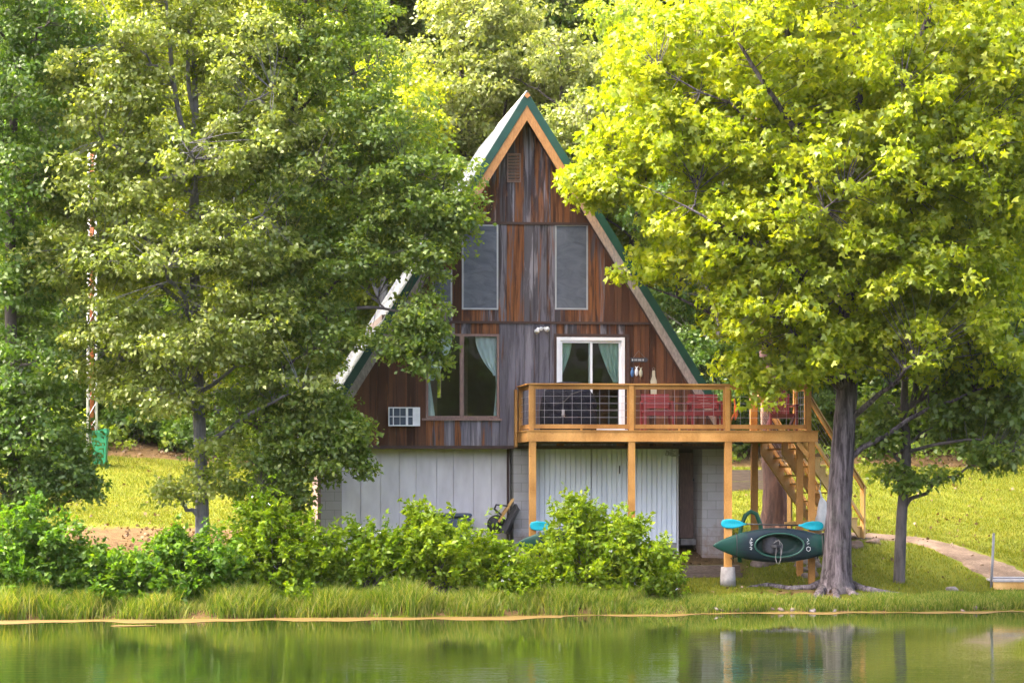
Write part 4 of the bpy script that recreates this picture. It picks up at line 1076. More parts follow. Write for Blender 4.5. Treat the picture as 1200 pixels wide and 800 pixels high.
u_, z_ = hp(681, 637, vk); k2 = copy_tree(k1); k2.location = hw(u_, vk, z_); k2['label'] = 'dark green kayak mostly hidden by the flowering bush under the deck'
u_, z_ = hp(682, 617, vk + .30); p2 = copy_tree(bpy.data.objects['paddle']); p2.location = hw(u_, vk + .30, z_); p2['label'] = 'turquoise paddle on the kayak that stands behind the flowering bush'
for kk, pxs in (('right', (853, 951)), ('left', (624, 740))):
    pass
# rack arms that carry the kayaks belong to the deck posts
for px in (624, 740, 853, 951):
    u_ = U(px, 640, VK + .045)
    for dz in (612, 652):
        _, zz = hp(px, dz, VK); m = MB(); m.tube([(u_ + .05, VK + .0, zz - .03), (u_ + .05, VK - .30, zz - .03), (u_ + .05, VK - .36, zz + .03)], .014, 6)
        if dz == 652: m.build('rack_arm', M['blackmetal'], deck)

# ------------------------------------------------------------------ under the house
def rbox(m, x0, x1, y0, y1, z0, z1, r):
    rings = []
    for f, ins in ((0, r), (.3 * r / (z1 - z0), r * .3), (r / (z1 - z0), 0), (1 - r / (z1 - z0), 0), (1 - .3 * r / (z1 - z0), r * .3), (1, r)):
        ring = []
        for cx, cy, a0 in ((x1 - r, y1 - r, 0), (x0 + r, y1 - r, 90), (x0 + r, y0 + r, 180), (x1 - r, y0 + r, 270)):
            for k in range(4):
                a = R(a0 + 30 * k); ring.append((cx + (r - ins) * cos(a), cy + (r - ins) * sin(a), z0 + (z1 - z0) * f))
        rings.append(ring)
    m.loft(rings); return m
u0, u1 = U(496, 610, 0), U(552, 610, 0); zt_ = Zp(601, 525, 0)
sb = thing('storage_box', 'dark navy storage box standing against the white basement wall', 'storage box', ((u0 + u1) / 2, .1, .9), house=True)
m = MB(); rbox(m, u0 + .02, u1 - .02, -.25, .38, .9, zt_ - .10, .05); m.build('body', M['navybox'], sb, True)
m = MB(); rbox(m, u0, u1, -.28, .40, zt_ - .095, zt_, .04); m.build('lid', M['navybox'], sb, True)
# wheelbarrow stood on its nose against the pier
uw, zw = hp(582, 614, -.1)
wb = thing('wheelbarrow', 'black wheelbarrow with wooden handles leaning upright against the block pier', 'wheelbarrow', (uw + .2, -.1, .95), house=True)
m = MB(); m.tube([(uw, -.16, zw), (uw, -.04, zw)], .21, 24); wh = m.build('wheel', M['black'], wb, True)
m = MB(); m.tube([(uw, -.18, zw), (uw, -.02, zw)], .06, 14); m.build('hub', M['blackmetal'], wh, True)
for v in (-.32, .12):
    m = MB(); q1 = hp(602, 584, v); m.beam((uw + .02, v, zw + .05), (q1[0], v + .05, q1[1]), .05, .07, (0, 1, 0)); m.build('handle', M['stairwood'], wb)
m = MB(); A_ = lambda px, py, v: (hp(px, py, v)[0], v, hp(px, py, v)[1])
m.loft([[A_(585, 622, -.32), A_(603, 590, -.32), A_(606, 590, .2), A_(588, 622, .2)], [A_(592, 625, -.42), A_(606, 596, -.42), A_(610, 597, .3), A_(597, 626, .3)]]); m.build('tray', M['blackmetal'], wb)
m = MB(); m.tube([A_(591, 606, -.3), A_(579, 596, -.3), A_(581, 591, -.3), A_(598, 593, -.3)], .018, 8); m.build('leg_frame', M['blackmetal'], wb, True); m = MB(); m.tube([A_(591, 606, .1), A_(580, 596, .1), A_(582, 591, .1), A_(598, 593, .1)], .018, 8); m.build('leg_frame', M['blackmetal'], wb, True)
# timber step in front of the recess
def timber(name, label, p, q, hgt, n, mat, dep=.2, grp=None):
    d = (q - p); ln = d.length; o = thing(name, label, 'retaining wall', (p + q) / 2, math.atan2(d.y, d.x), grp); zb = min(p.z, q.z)
    o.location.z = zb
    for i in range(n):
        m = MB(); m.box(-ln / 2, ln / 2 - (.05 if i % 2 else 0), -dep / 2 + i * .012, dep / 2, i * hgt, (i + 1) * hgt - .008); m.build('timber', mat, o)
    return o
p = wp(797, 679, 59.0); q = wp(868, 679, 59.35); p.z = q.z = .58
timber('timber_step', 'dark old timbers edging the earth below the deck beside the concrete footing', p, q, .165, 2, M['oldtimber'], .25)
bk = MB(); c = (p + q) / 2
bk.box(-1.0, .68, .13, 1.2, .0, .31); o = bk.build('earth_fill', M['oldtimber']); o.location = c; o.rotation_euler = (0, 0, YAW); o.data.materials[0] = g.data.materials[0]; tag(o, kind='structure')
p = ground(856, 573, 60); q = ground(898, 573, 60); p = Vector((p.x - 1.5, p.y, p.z)); zz = min(p.z, q.z) - .1; p.z = q.z = zz
hgt = (wp(870, 550, p.y).z - zz) / 2
timber('timber_retaining_wall', 'low grey timber retaining wall on the lawn seen under the deck', p, q, hgt, 2, M['greytimber'], .22)
# green hoop and white bag by the stairs
pg = wp(0, 0, 60.9)
def P_(px, py, Y): return wp(px, py, Y)
b0 = P_(880, 640, 60.4); zb_ = float(gz(b0.x, b0.y))
hp_ = thing('plastic_hoop', 'dark green arched plastic hoop standing behind the kayak', 'hoop', (b0.x, b0.y, zb_))
m = MB(); pts = [(-.25, 0, 0), (-.25, 0, .4), (-.22, 0, .62), (-.12, 0, .80), (0, 0, .86), (.12, 0, .82), (.21, 0, .64), (.25, 0, .4), (.27, 0, 0)]
zt_ = P_(880, 599, 60.4).z - zb_
pts = [(x, y, z / .86 * zt_) for x, y, z in pts]
m.tube(pts, [.05] * 9, 10); m.build('arch', M['greenplastic'], hp_, True)
m = MB(); m.tube([(-.25, 0, zt_ * .42), (.26, 0, zt_ * .42)], .02, 6); m.build('crossbar', M['blackmetal'], hp_)
# white bag
b0 = P_(962, 600, 60.0); bg_ = thing('white_bag', 'knotted white plastic bag hanging under the stairs by the maple trunk', 'bag', (b0.x, b0.y, b0.z - .4))
m = MB(); rings = []
for i in range(12):
    f = i / 11; r = (.17 * sin(pi * min(1, f * 1.15 + .08)) ** .6) * (1 - .5 * f) + .02
    rings.append([(.10 * sin(f * 3) - .05 + r * cos(a) * (1 + .16 * sin(3 * a + 5 * f)), r * .8 * sin(a) * (1 + .14 * sin(4 * a + 9 * f)), .9 * f) for a in [2 * pi * k / 18 for k in range(18)]])
m.loft(rings); m.build('sack', M['whiteplastic'], bg_, True)
m = MB(); m.tube([(-.02, 0, .88), (.0, .06, 1.0), (.0, .12, 1.12)], .012, 6); m.build('tie', M['cord'], bg_)

# ------------------------------------------------------------------ left: bin, mast; right: path, pier, post
bp = ground(117, 546, 60); Yb = bp.y
bn = thing('wheeled_bin', 'green wheeled bin at the edge of the lawn beside the rusty mast', 'bin', (bp.x, bp.y, bp.z))
sc_ = Yb / F; bw, bh = 18 * sc_, 44 * sc_
m = MB(); rings = [[(sx * bw * k, sy * bw * k * .9, z) for sx, sy in ((-.5, -.5), (.5, -.5), (.5, .5), (-.5, .5))] for z, k in ((.06, .82), (bh * .86, 1.0))]; m.loft(rings); m.box(-bw * .53, bw * .53, -bw * .5, bw * .5, bh * .84, bh * .88); m.build('body', M['bingreen'], bn)
m = MB(); m.prism([(-bw * .56, bh * .885), (bw * .56, bh * .885), (bw * .5, bh), (-bw * .4, bh * .93)], -bw * .54, bw * .54); m.build('lid', M['bingreen'], bn)
for s in (-1, 1): m = MB(); m.tube([(s * bw * .36, bw * .4, .09), (s * bw * .46, bw * .4, .09)], .09, 14); m.build('wheel', M['black'], bn)
m = MB(); m.tube([(-bw * .4, bw * .52, bh * .9), (bw * .4, bw * .52, bh * .9)], .015, 6); m.build('handle', M['blackmetal'], bn)
b0 = ground(101, 546, 60); b0 = Vector((b0.x - .0, b0.y + 1.0, 0)); b0.z = float(gz(b0.x, b0.y)); Ym = b0.y
mast = thing('lattice_mast', 'tall slim mast with rusty orange core and white rails among the trees', 'mast', b0)
zt_ = wp(100, 172, Ym).z - b0.z
m = MB(); m.tube([(0, 0, 0), (0, .0, zt_ * .98)], .055, 8); m.build('core_pipe', M['rust'], mast, True)
for k in range(3):
    a = R(90 + 120 * k + 12); m = MB(); m.tube([(.145 * cos(a), .145 * sin(a), 0), (.10 * cos(a), .10 * sin(a), zt_)], .034, 6); m.build('rail', M['mastwhite'], mast, True)
m = MB(); n = int(zt_ / .42)
for i in range(n):
    z = .3 + i * .42; z2 = z + .42
    for k in range(3):
        a, b = R(90 + 120 * k + 12), R(90 + 120 * (k + 1) + 12); r0 = .145 - .045 * z / zt_
        m.tube([(r0 * cos(a), r0 * sin(a), z), (r0 * cos(b), r0 * sin(b), min(z2, zt_))], .012, 4, False)
m.build('lacing', M['mastwhite'], mast)
# concrete path
cen = [(955, 628, 9), (985, 628, 9), (1015, 628, 9.5), (1048, 630, 10), (1080, 634, 12), (1108, 641, 17), (1135, 653, 23), (1160, 666, 29), (1190, 679, 34), (1225, 688, 36)]
mid = [ground(x, y) for x, y, w_ in cen]
P3 = []
for i in range(len(mid) - 1):
    for j in range(8): P3.append(mid[i].lerp(mid[i + 1], j / 8))
P3.append(mid[-1])
for _ in range(6): P3 = [P3[0]] + [(P3[i - 1] + P3[i] * 2 + P3[i + 1]) / 4 for i in range(1, len(P3) - 1)] + [P3[-1]]
vs = []; fs = []; nw = 8
for i, p in enumerate(P3):
    d = (P3[min(i + 1, len(P3) - 1)] - P3[max(i - 1, 0)]); d.z = 0; d.normalize(); nrm = Vector((-d.y, d.x, 0)); wd_ = .60 + .05 * sin(i * .7) + .035 * sin(i * 1.9)
    for k in range(nw + 1):
        q = p + nrm * wd_ * (2 * k / nw - 1); vs.append((q.x, q.y, float(gz(q.x, q.y)) + (.028 if 0 < k < nw else -.04)))
for i in range(len(P3) - 1):
    for k in range(nw): a = i * (nw + 1) + k; fs.append((a, a + nw + 1, a + nw + 2, a + 1))
pm = MB(); pm.add(vs, fs); tag(pm.build('footpath', M['concrete_path'], None, True), kind='structure')
PATH = np.array([(p.x, p.y) for p in P3])
# boat pier at the right edge
pr = ground(1164, 690); zp = wp(1164, 682.5, pr.y).z
pier = thing('concrete_pier', 'concrete slab pier on timber edging at the end of the footpath', 'pier', (pr.x + 1.6, pr.y + .5, zp - .24))
m = MB(); m.box(-1.6, 1.9, -.55, 1.3, .26, .30); m.build('slab', M['concrete'], pier)
m = MB(); m.box(-1.58, 1.88, -.53, -.38, .02, .257); m.build('edge_beam', M['stairwood'], pier)
m = MB(); m.box(-1.5, -1.1, -.3, 1.1, -.4, .257); m.box(1.2, 1.7, -.3, 1.1, -.6, .257); m.build('support', M['concrete'], pier)
m = MB(); m.box(-1.5, -.7, .1, .6, .303, .335); m.build('plate', M['steel'], pier)
b0 = ground(1161, 688, 50); t0 = wp(1164.5, 625, b0.y); mp_ = thing('metal_post', 'slim grey metal post standing beside the concrete pier', 'post', b0)
m = MB(); e = t0 - b0; m.tube([(0, 0, -.2), (e.x, e.y, e.z)], .028, 10); m.build('pipe', M['steel'], mp_, True)
m = MB(); m.tube([(e.x, e.y, e.z), (e.x + .001, e.y, e.z + .015)], [.034, .02], 10); m.build('cap', M['steel'], mp_, True)
# rocks
def rock(name, label, px, py, wpx, hpx, Y0=50, seed=0, group=None, sink=.25):
    rr = random.Random(seed); p = ground(px, py, Y0); sx = wpx / 2 / F * p.y; sz = hpx / F * p.y
    import bmesh
    bm = bmesh.new(); bmesh.ops.create_icosphere(bm, subdivisions=3, radius=1)
    ph = [rr.uniform(0, 6) for _ in range(6)]
    for v in bm.verts:
        c = v.co; k = 1 + .16 * sin(c.x * 2.6 + ph[0]) * cos(c.y * 2.2 + ph[1]) + .12 * sin(c.z * 3.7 + ph[2] + c.x * 2) + .05 * sin(c.x * 8 + ph[3]) * sin(c.y * 7 + ph[4])
        for n_ in range(2):
            d = Vector((cos(ph[n_] * 3), sin(ph[n_] * 3), .5 * cos(ph[5]))).normalized(); dd = c.dot(d)
            if dd > .6: k -= (dd - .6) * .5
        v.co = Vector((c.x * sx * k, c.y * sx * .8 * k, max(-.3, c.z * .62) * sz * k))
    me = bpy.data.meshes.new(name); bm.to_mesh(me); bm.free(); me.materials.append(M['rock'])
    o = bpy.data.objects.new(name, me); col.objects.link(o); o.location = (p.x, p.y, p.z + sz * (.30 - sink)); o.rotation_euler = (0, 0, rr.uniform(-.4, .4))
    return tag(o, label, 'rock', group)
rock('boulder', 'grey boulder on the ground under the bow half of the kayak', 893, 661, 30, 15, seed=1)
rock('boulder', 'pale low boulder in the grass left of the metal post', 1115, 692, 16, 9, seed=2)
rock('boulder', 'rounded grey boulder at the foot of the timber stairs', 1003, 641, 18, 15, seed=3)
rock('boulder', 'flat brown stone beside the round boulder at the stair foot', 1024, 636, 20, 8, seed=4)
pile = [(936, 663, 12, 9), (944, 660, 14, 10), (953, 657, 13, 9), (941, 669, 11, 8), (951, 667, 14, 10), (958, 664, 11, 9), (945, 676, 13, 9), (953, 675, 15, 11), (930, 658, 9, 6)]
for i, (x, y, a, b) in enumerate(pile): rock('fieldstone', 'rough brown fieldstone in the heap between the kayak and the maple trunk', x, y, a, b, seed=20 + i, group='heap of fieldstones left of the maple')
for i, (x, a, b) in enumerate([(838, 9, 5), (846, 6, 4), (905, 8, 5), (916, 10, 6), (928, 8, 6), (946, 7, 4), (952, 10, 5), (864, 6, 4), (978, 7, 4), (1128, 6, 4), (1142, 8, 5)]):
    p = ground(x, 700); sy = 719 - .9 * RND.random(); rock('shore_stone', 'small brown stone on the washed edge of the lake', x, 712 + 4 * RND.random(), a, b, seed=40 + i, group='stones along the shore edge')
rock('shore_stone', 'single whitish stone in the grass below the maple roots', 949, 706, 6, 4, seed=60)
# ------------------------------------------------------------------ trees
def tree(name, label, base, group=None):
    return thing(name, label, 'tree', base, 0, group)
# big maple on the right
b = ground(978, 691, 50); Yt = b.y; base = Vector((b.x, b.y, b.z - .12))
mp = tree('maple_tree', 'big yellow green maple with thick grey trunk at the water edge', base)
tr = pxtrunk([(979, 700, Yt, 54), (980, 690, Yt, 45), (980, 680, Yt, 38.5), (981, 655, Yt, 34), (983, 600, Yt, 29.5), (988, 520, Yt, 26.5), (993, 450, Yt, 24.5), (998, 340, Yt, 21), (1004, 200, Yt + .1, 17), (1004, 60, Yt + .1, 12), (1003, -80, Yt, 7), (1000, -200, Yt, 2)], base)
ext = [pxtrunk([(1004, 170, Yt, 10), (1060, 80, Yt - .3, 9), (1092, 10, Yt - .4, 7.5), (1120, -100, Yt, 3)], base),
       pxtrunk([(1003, 130, Yt, 9), (940, 70, Yt - .8, 7), (915, 20, Yt - 1.0, 5.5), (880, -60, Yt - .8, 2)], base),
       pxtrunk([(1000, 260, Yt, 9), (930, 150, Yt - 1.2, 7), (890, 90, Yt - 1.7, 5), (860, 40, Yt - 1.8, 3)], base),
       pxtrunk([(994, 375, Yt, 10), (940, 325, Yt - .9, 8), (890, 290, Yt - 1.7, 6.5), (840, 262, Yt - 2.1, 4), (800, 240, Yt - 2.2, 2)], base),
       pxtrunk([(1004, 180, Yt, 7), (1050, 240, Yt - 1, 5), (1110, 190, Yt - 1.4, 3), (1160, 150, Yt - 1.5, 1.5)], base)]
B = []
for (x, y, rx, ry, dy, yy, w_) in [(785, 85, 85, 85, 2.0, 0, 1), (745, 195, 84, 55, 1.6, -.3, 1.1), (700, 212, 40, 26, .8, -.3, 1), (822, 280, 82, 58, 1.7, -.4, 1.1), (752, 320, 34, 14, .7, -.4, .9), (888, 368, 72, 58, 1.5, -.6, 1.1),
        (872, 425, 34, 20, .8, -.8, 1), (915, 450, 44, 22, .6, -.9, .9), (900, 60, 110, 110, 2.6, 0, 1), (920, 210, 130, 110, 2.6, -.3, 1), (985, 330, 120, 90, 2.3, -.5, 1), (1005, 200, 120, 100, 2.8, -.3, 1),
        (1000, 40, 150, 100, 2.8, 0, .8), (1130, 60, 110, 110, 2.8, 0, .8), (1120, 200, 110, 90, 2.6, -.2, 1), (1110, 330, 90, 75, 2.2, -.4, 1), (1170, 390, 60, 60, 1.8, -.4, .9), (1060, 400, 70, 45, 1.6, -.8, 1), (1000, -90, 230, 100, 2.8, 0, .6), (965, 405, 65, 40, 1.2, -.9, 1), (1180, 120, 80, 110, 2.2, -.3, 1.2), (1185, 270, 60, 80, 1.8, -.4, 1.2), (820, 160, 80, 60, 1.5, -.8, 1.1), (880, 280, 80, 60, 1.6, -1.0, 1.1), (1060, 130, 90, 70, 1.5, -1.5, 1.1), (1060, 290, 90, 60, 1.4, -1.4, 1.1)]:
    B.append(pxblob(x, y, rx, ry, Yt + yy - .25, dy, w_, base))
rng = np.random.default_rng(21)
grow(mp, tr, B, rng, 2150, 58, .108, M['leaf_maple'], M['bark_maple'], 'maple', 26, .38, .7, .2, .4, extra_trunks=ext, sides=20, limb_r=.07, twig=.011)
# roots spreading over the ground
def root(pts, r0, r1):
    P = []; n = len(pts)
    for i, (x, y, up) in enumerate(pts):
        q = ground(x, y, 50); P.append((q.x - base[0], q.y - base[1], q.z - base[2] + up))
    m = MB(); m.tube([(x_, y_, z_ - .03) for x_, y_, z_ in P], [r0 + (r1 - r0) * i / (n - 1) for i in range(n)], 8, jit=.25); m.build('root', M['bark_maple'], mp, True)
root([(972, 684, .12), (950, 690, .05), (925, 690, .03), (900, 686, .03), (880, 687, .01), (862, 688, -.05)], .10, .035)
root([(990, 686, .12), (1010, 691, .05), (1035, 695, .04), (1060, 697, .02), (1075, 698, -.05)], .10, .035)
root([(985, 690, .12), (1000, 697, .04), (1020, 701, .0), (1030, 703, -.06)], .12, .04)
root([(968, 690, .12), (958, 699, .03), (952, 706, -.02), (948, 711, -.07)], .11, .04)
root([(978, 692, .10), (981, 702, .02), (984, 710, -.05)], .10, .04)

# slim dark tree right of the maple
b = ground(1054, 682, 50); Ys = b.y; base = Vector((b.x, b.y, b.z - .1))
sl2 = tree('slender_tree', 'slender dark trunked tree on the lawn right of the maple', base)
tr = pxtrunk([(1054, 690, Ys, 16), (1054, 670, Ys, 13.5), (1057, 600, Ys, 12.5), (1062, 540, Ys, 11.5), (1060, 480, Ys, 10.5), (1061, 430, Ys, 7), (1066, 300, Ys, 5), (1070, 180, Ys, 2)], base)
ext = [pxtrunk([(1061, 500, Ys, 7), (1073, 455, Ys, 7), (1074, 400, Ys, 6), (1090, 290, Ys, 3)], base), pxtrunk([(1059, 545, Ys, 5), (1040, 528, Ys - .3, 3.5), (1022, 520, Ys - .5, 1.5)], base), pxtrunk([(1062, 530, Ys, 5), (1100, 520, Ys - .4, 4), (1150, 515, Ys - .8, 2.5), (1185, 530, Ys - 1, 1)], base)]
B = [pxblob(x, y, rx, ry, Ys + yy, dy, w_, base) for x, y, rx, ry, dy, yy, w_ in [(1150, 455, 60, 45, 1.2, -.2, 1), (1165, 520, 50, 28, .8, -.5, 1), (1105, 470, 45, 50, 1.0, 0, 1), (1050, 560, 22, 22, .5, -.3, .8), (1095, 560, 35, 16, .6, -.3, .8), (1035, 510, 26, 26, .6, -.3, .7), (1175, 420, 50, 50, 1.4, 0, 1), (1120, 400, 60, 50, 1.2, .2, .8), (1020, 480, 28, 32, .7, .3, .7), (1195, 500, 40, 40, 1, -.3, .9)]]
grow(sl2, tr, B, np.random.default_rng(22), 420, 42, .13, M['leaf_mid'], M['bark_dark'], 'oval', 10, .30, .5, .3, .6, extra_trunks=ext, sides=12, twig=.009, limb_r=.05)

# tall pale tree on the left
Yl = 57.3; base = Vector(((237 - 600) / F * Yl, Yl, 0)); base.z = float(gz(base.x, base.y)) - .2
lt = tree('oak_tree', 'tall pale leaved oak on the lawn with a straight grey trunk', base)
tr = pxtrunk([(237, 690, Yl, 24), (237, 662, Yl, 20), (237, 630, Yl, 17), (236, 560, Yl, 15), (233, 480, Yl, 14.5), (230, 400, Yl, 13), (228, 300, Yl, 11), (228, 180, Yl, 9), (229, 120, Yl, 7), (226, 30, Yl, 5), (222, -80, Yl, 2)], base)
ext = [pxtrunk([(228, 175, Yl, 7), (214, 150, Yl - .2, 6), (204, 100, Yl - .3, 6), (198, 40, Yl - .4, 4.5), (190, -60, Yl, 2)], base), pxtrunk([(229, 140, Yl, 5), (221, 100, Yl - .2, 5), (222, 30, Yl - .2, 4), (235, -40, Yl, 2)], base),
       pxtrunk([(232, 460, Yl, 6), (250, 450, Yl - .3, 4.5), (275, 430, Yl - .6, 3)], base), pxtrunk([(228, 230, Yl, 6), (170, 190, Yl - .8, 4.5), (120, 165, Yl - 1.2, 2.5)], base)]
B = [pxblob(x, y, rx, ry, Yl + yy, dy, w_, base) for x, y, rx, ry, dy, yy, w_ in [(210, 40, 120, 75, 2.4, 0, 1), (130, 110, 80, 70, 2.0, -.2, 1), (300, 70, 90, 80, 2.2, 0, .9), (120, 215, 95, 55, 2.0, -.3, 1.1), (215, 180, 100, 50, 2.2, -.5, 1), (310, 175, 90, 60, 2.0, -.3, 1), (80, 300, 75, 45, 1.6, -.2, 1.1), (185, 300, 110, 45, 2.0, -.6, 1.1), (290, 280, 80, 50, 1.8, -.6, 1),
     (130, 380, 70, 36, 1.5, -.7, 1), (220, 400, 85, 36, 1.5, -.9, 1), (110, 440, 50, 28, 1.2, -.7, 1), (185, 460, 60, 26, 1.2, -.9, .9), (290, 370, 75, 42, 1.5, -.9, 1), (200, -60, 150, 70, 2.2, 0, .6), (330, 440, 55, 36, 1.1, -.8, .8), (250, 520, 34, 24, .8, -.6, .7), (195, 575, 26, 16, .5, -.5, .7), (240, 560, 30, 26, .6, -.5, .6)]]
grow(lt, tr, B, np.random.default_rng(23), 1350, 84, .10, M['leaf_pale'], M['bark_grey'], 'oval', 24, .40, .42, .30, .5, extra_trunks=ext, sides=14, limb_r=.06, twig=.009)

# darker tree beside the house
Yd = 57.8; base = Vector(((316 - 600) / F * Yd, Yd, 0)); base.z = float(gz(base.x, base.y)) - .15
dk = tree('oak_tree', 'dark green oak whose branches hang over the left roof edge of the house', base)
tr = pxtrunk([(316, 690, Yd, 24), (316, 650, Yd, 19), (316, 600, Yd, 16), (315, 520, Yd, 15), (314, 430, Yd, 14), (316, 330, Yd, 12), (330, 230, Yd, 10), (345, 120, Yd, 7), (352, 20, Yd, 5), (356, -80, Yd, 2)], base)
ext = [pxtrunk([(316, 320, Yd, 8), (365, 280, Yd - .5, 6), (420, 255, Yd - .9, 5), (480, 245, Yd - 1.1, 3), (540, 245, Yd - 1.2, 1.2)], base), pxtrunk([(314, 420, Yd, 7), (370, 380, Yd - .6, 6), (430, 360, Yd - .9, 4), (490, 375, Yd - 1.1, 2), (515, 410, Yd - 1.2, 1)], base),
       pxtrunk([(345, 130, Yd, 6), (350, 60, Yd - .3, 5), (358, 0, Yd - .4, 4)], base), pxtrunk([(315, 510, Yd, 5), (360, 490, Yd - .6, 4), (410, 510, Yd - .9, 2)], base)]
B = [pxblob(x, y, rx, ry, Yd + yy, dy, w_, base) for x, y, rx, ry, dy, yy, w_ in [(390, 60, 95, 80, 1.9, 0, .9), (440, 150, 85, 70, 1.7, -.3, 1), (380, 210, 90, 70, 1.8, -.4, 1), (470, 225, 60, 55, 1.2, -.9, 1.1), (520, 248, 44, 38, .8, -1.1, 1.6), (535, 195, 30, 22, .6, -1.0, .7), (430, 295, 75, 45, 1.1, -.9, 1.1), (495, 300, 46, 34, .7, -1.2, 1.1), (350, 320, 70, 55, 1.6, -.4, 1),
     (487, 360, 42, 34, .6, -1.2, 1.7), (497, 405, 30, 36, .45, -1.25, 1.6), (460, 395, 28, 26, .45, -1.2, 1.3), (505, 430, 16, 18, .35, -1.25, .6), (365, 390, 60, 45, 1.2, -.6, 1), (330, 470, 75, 50, 1.3, -.5, 1.1), (372, 482, 46, 36, .7, -1.0, 1.6), (370, 530, 54, 34, .8, -.9, 1.8), (408, 510, 26, 26, .4, -1.15, 1.8), (425, 548, 14, 10, .3, -1.15, .8), (300, 545, 55, 35, 1.0, -.5, 1), (335, 580, 26, 22, .6, -.5, .7), (360, -30, 110, 60, 1.8, 0, .6), (430, 400, 30, 22, .5, -1.1, .6), (355, 565, 22, 26, .5, -.8, .6)]]
def kp(A):
    x = A[:, 0] + base.x; y = A[:, 1] + base.y; z = A[:, 2] + base.z
    ok = (y < 58.6 + .115 * x) | (x < -4.9)
    # the left rake of the roof shows through an opening between the boughs
    ul_ = (x - OX) * UA.x + (y - OY) * UA.y; d = ul_ - (u_ap - (z_ot - z) / K)
    thin = np.random.default_rng(5).uniform(0, 1, len(A)) < .7
    return ok & ~((np.abs(d + .0) < .36) & thin & (z > 4.6) & (z < 7.2))
grow(dk, tr, B, np.random.default_rng(24), 1550, 78, .094, M['leaf_mid'], M['bark_dark'], 'oval', 26, .34, .5, .28, .5, extra_trunks=ext, sides=14, limb_r=.05, twig=.009, keep=kp)

# low-hanging tree at the left edge, its shade put into dark leaf colour
Ye = 57.0; base = Vector(((22 - 600) / F * Ye, Ye, 0)); base.z = float(gz(base.x, base.y)) - .15
le = tree('oak_tree', 'dark shaded oak with low drooping branches at the left lawn edge', base)
tr = pxtrunk([(22, 700, Ye, 26), (22, 655, Ye, 22), (20, 600, Ye, 18), (16, 480, Ye, 16), (12, 350, Ye, 13), (14, 200, Ye, 10), (20, 60, Ye, 7), (20, -60, Ye, 2)], base)
B = [pxblob(x, y, rx, ry, Ye + yy, dy, w_, base) for x, y, rx, ry, dy, yy, w_ in [(0, 100, 80, 100, 2, 0, 1), (20, 220, 70, 70, 1.8, 0, 1), (0, 330, 70, 70, 1.8, 0, 1), (25, 440, 75, 45, 1.6, -.3, 1.1), (30, 510, 75, 45, 1.4, -.3, 1.2), (75, 545, 46, 36, 1.0, -.3, 1), (20, 575, 50, 32, 1.0, -.4, 1.1), (105, 570, 18, 16, .5, -.3, .6), (-60, 480, 70, 100, 1.8, 0, .8), (70, 20, 70, 60, 1.8, 0, .7), (-20, -40, 100, 60, 2, 0, .6)]]
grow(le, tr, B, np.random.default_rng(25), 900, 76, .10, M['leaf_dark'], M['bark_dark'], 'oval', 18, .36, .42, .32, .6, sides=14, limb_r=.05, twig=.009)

# trunk with peeling red bark behind the stairs, crown high above
Yr = 64.4; base = Vector(((906 - 600) / F * Yr, Yr, 0)); base.z = float(gz(base.x, base.y)) - .15
rt = tree('pine_tree', 'bare trunk with peeling reddish bark behind the timber stairs', base)
tr = pxtrunk([(906, 628, Yr, 44), (907, 610, Yr, 32), (908, 570, Yr, 27), (904, 530, Yr, 24), (902, 460, Yr, 22), (897, 350, Yr, 19), (890, 200, Yr, 15), (888, 60, Yr, 12), (886, -60, Yr, 8), (884, -160, Yr, 2)], base)
B = [pxblob(x, y, rx, ry, Yr, 2.2, 1, base) for x, y, rx, ry in [(880, -60, 120, 70), (850, 30, 90, 60), (930, 20, 90, 60)]]
grow(rt, tr, B, np.random.default_rng(26), 170, 55, .14, M['leaf_olive'], M['bark_red'], 'oval', 8, .4, .5, .2, sides=18, limb_r=.05)

# ---- woods behind: three trees grown once, then copied
protos = {}
for key, lm, bkm, sd in (('olive', 'leaf_olive', 'bark_dark', 31), ('yellow', 'leaf_yellow', 'bark_grey', 32), ('dark', 'leaf_dark', 'bark_dark', 33), ('mid', 'leaf_wood', 'bark_dark', 34)):
    rr = np.random.default_rng(sd); H = 16.0
    trk = [(0, 0, -.5, .30), (0, 0, .4, .22), (.1, 0, 4, .19), (.05, .1, 8, .15), (-.15, 0, 12, .09), (0, 0, 15.5, .02)]
    e1_ = [(.05, 0, 5.5, .10), (.9, -.5, 8.5, .08), (1.4, -.8, 12, .03)]; e2_ = [(.05, .1, 6.5, .10), (-.9, -.4, 9, .07), (-1.5, -.2, 12.5, .03)]
    bl = []
    for i in range(24):
        z = rr.uniform(1.6, 15.5); mx = 4.0 * (1 - ((z - 8.5) / 8.5) ** 2) ** .5 + .4; a = rr.uniform(0, 6.28); r = mx * rr.uniform(.25, .8)
        bl.append((r * cos(a), r * sin(a), z, rr.uniform(1.2, 2.1), rr.uniform(1.2, 2.1), rr.uniform(.8, 1.5), 1))
    bl += [(0, 0, 14.5, 1.6, 1.6, 1.6, 1), (0, 0, 10, 2.6, 2.6, 2.4, .8)]
    rt_ = tree('woodland_tree', '-', (0, 0, 0))
    grow(rt_, trk, bl, rr, 1000, 62, .16, M[lm], M[bkm], 'oval', 16, .55, .5, .25, .55, .32, extra_trunks=[e1_, e2_], sides=10, limb_r=.07, twig=.012)
    protos[key] = rt_
used = set()
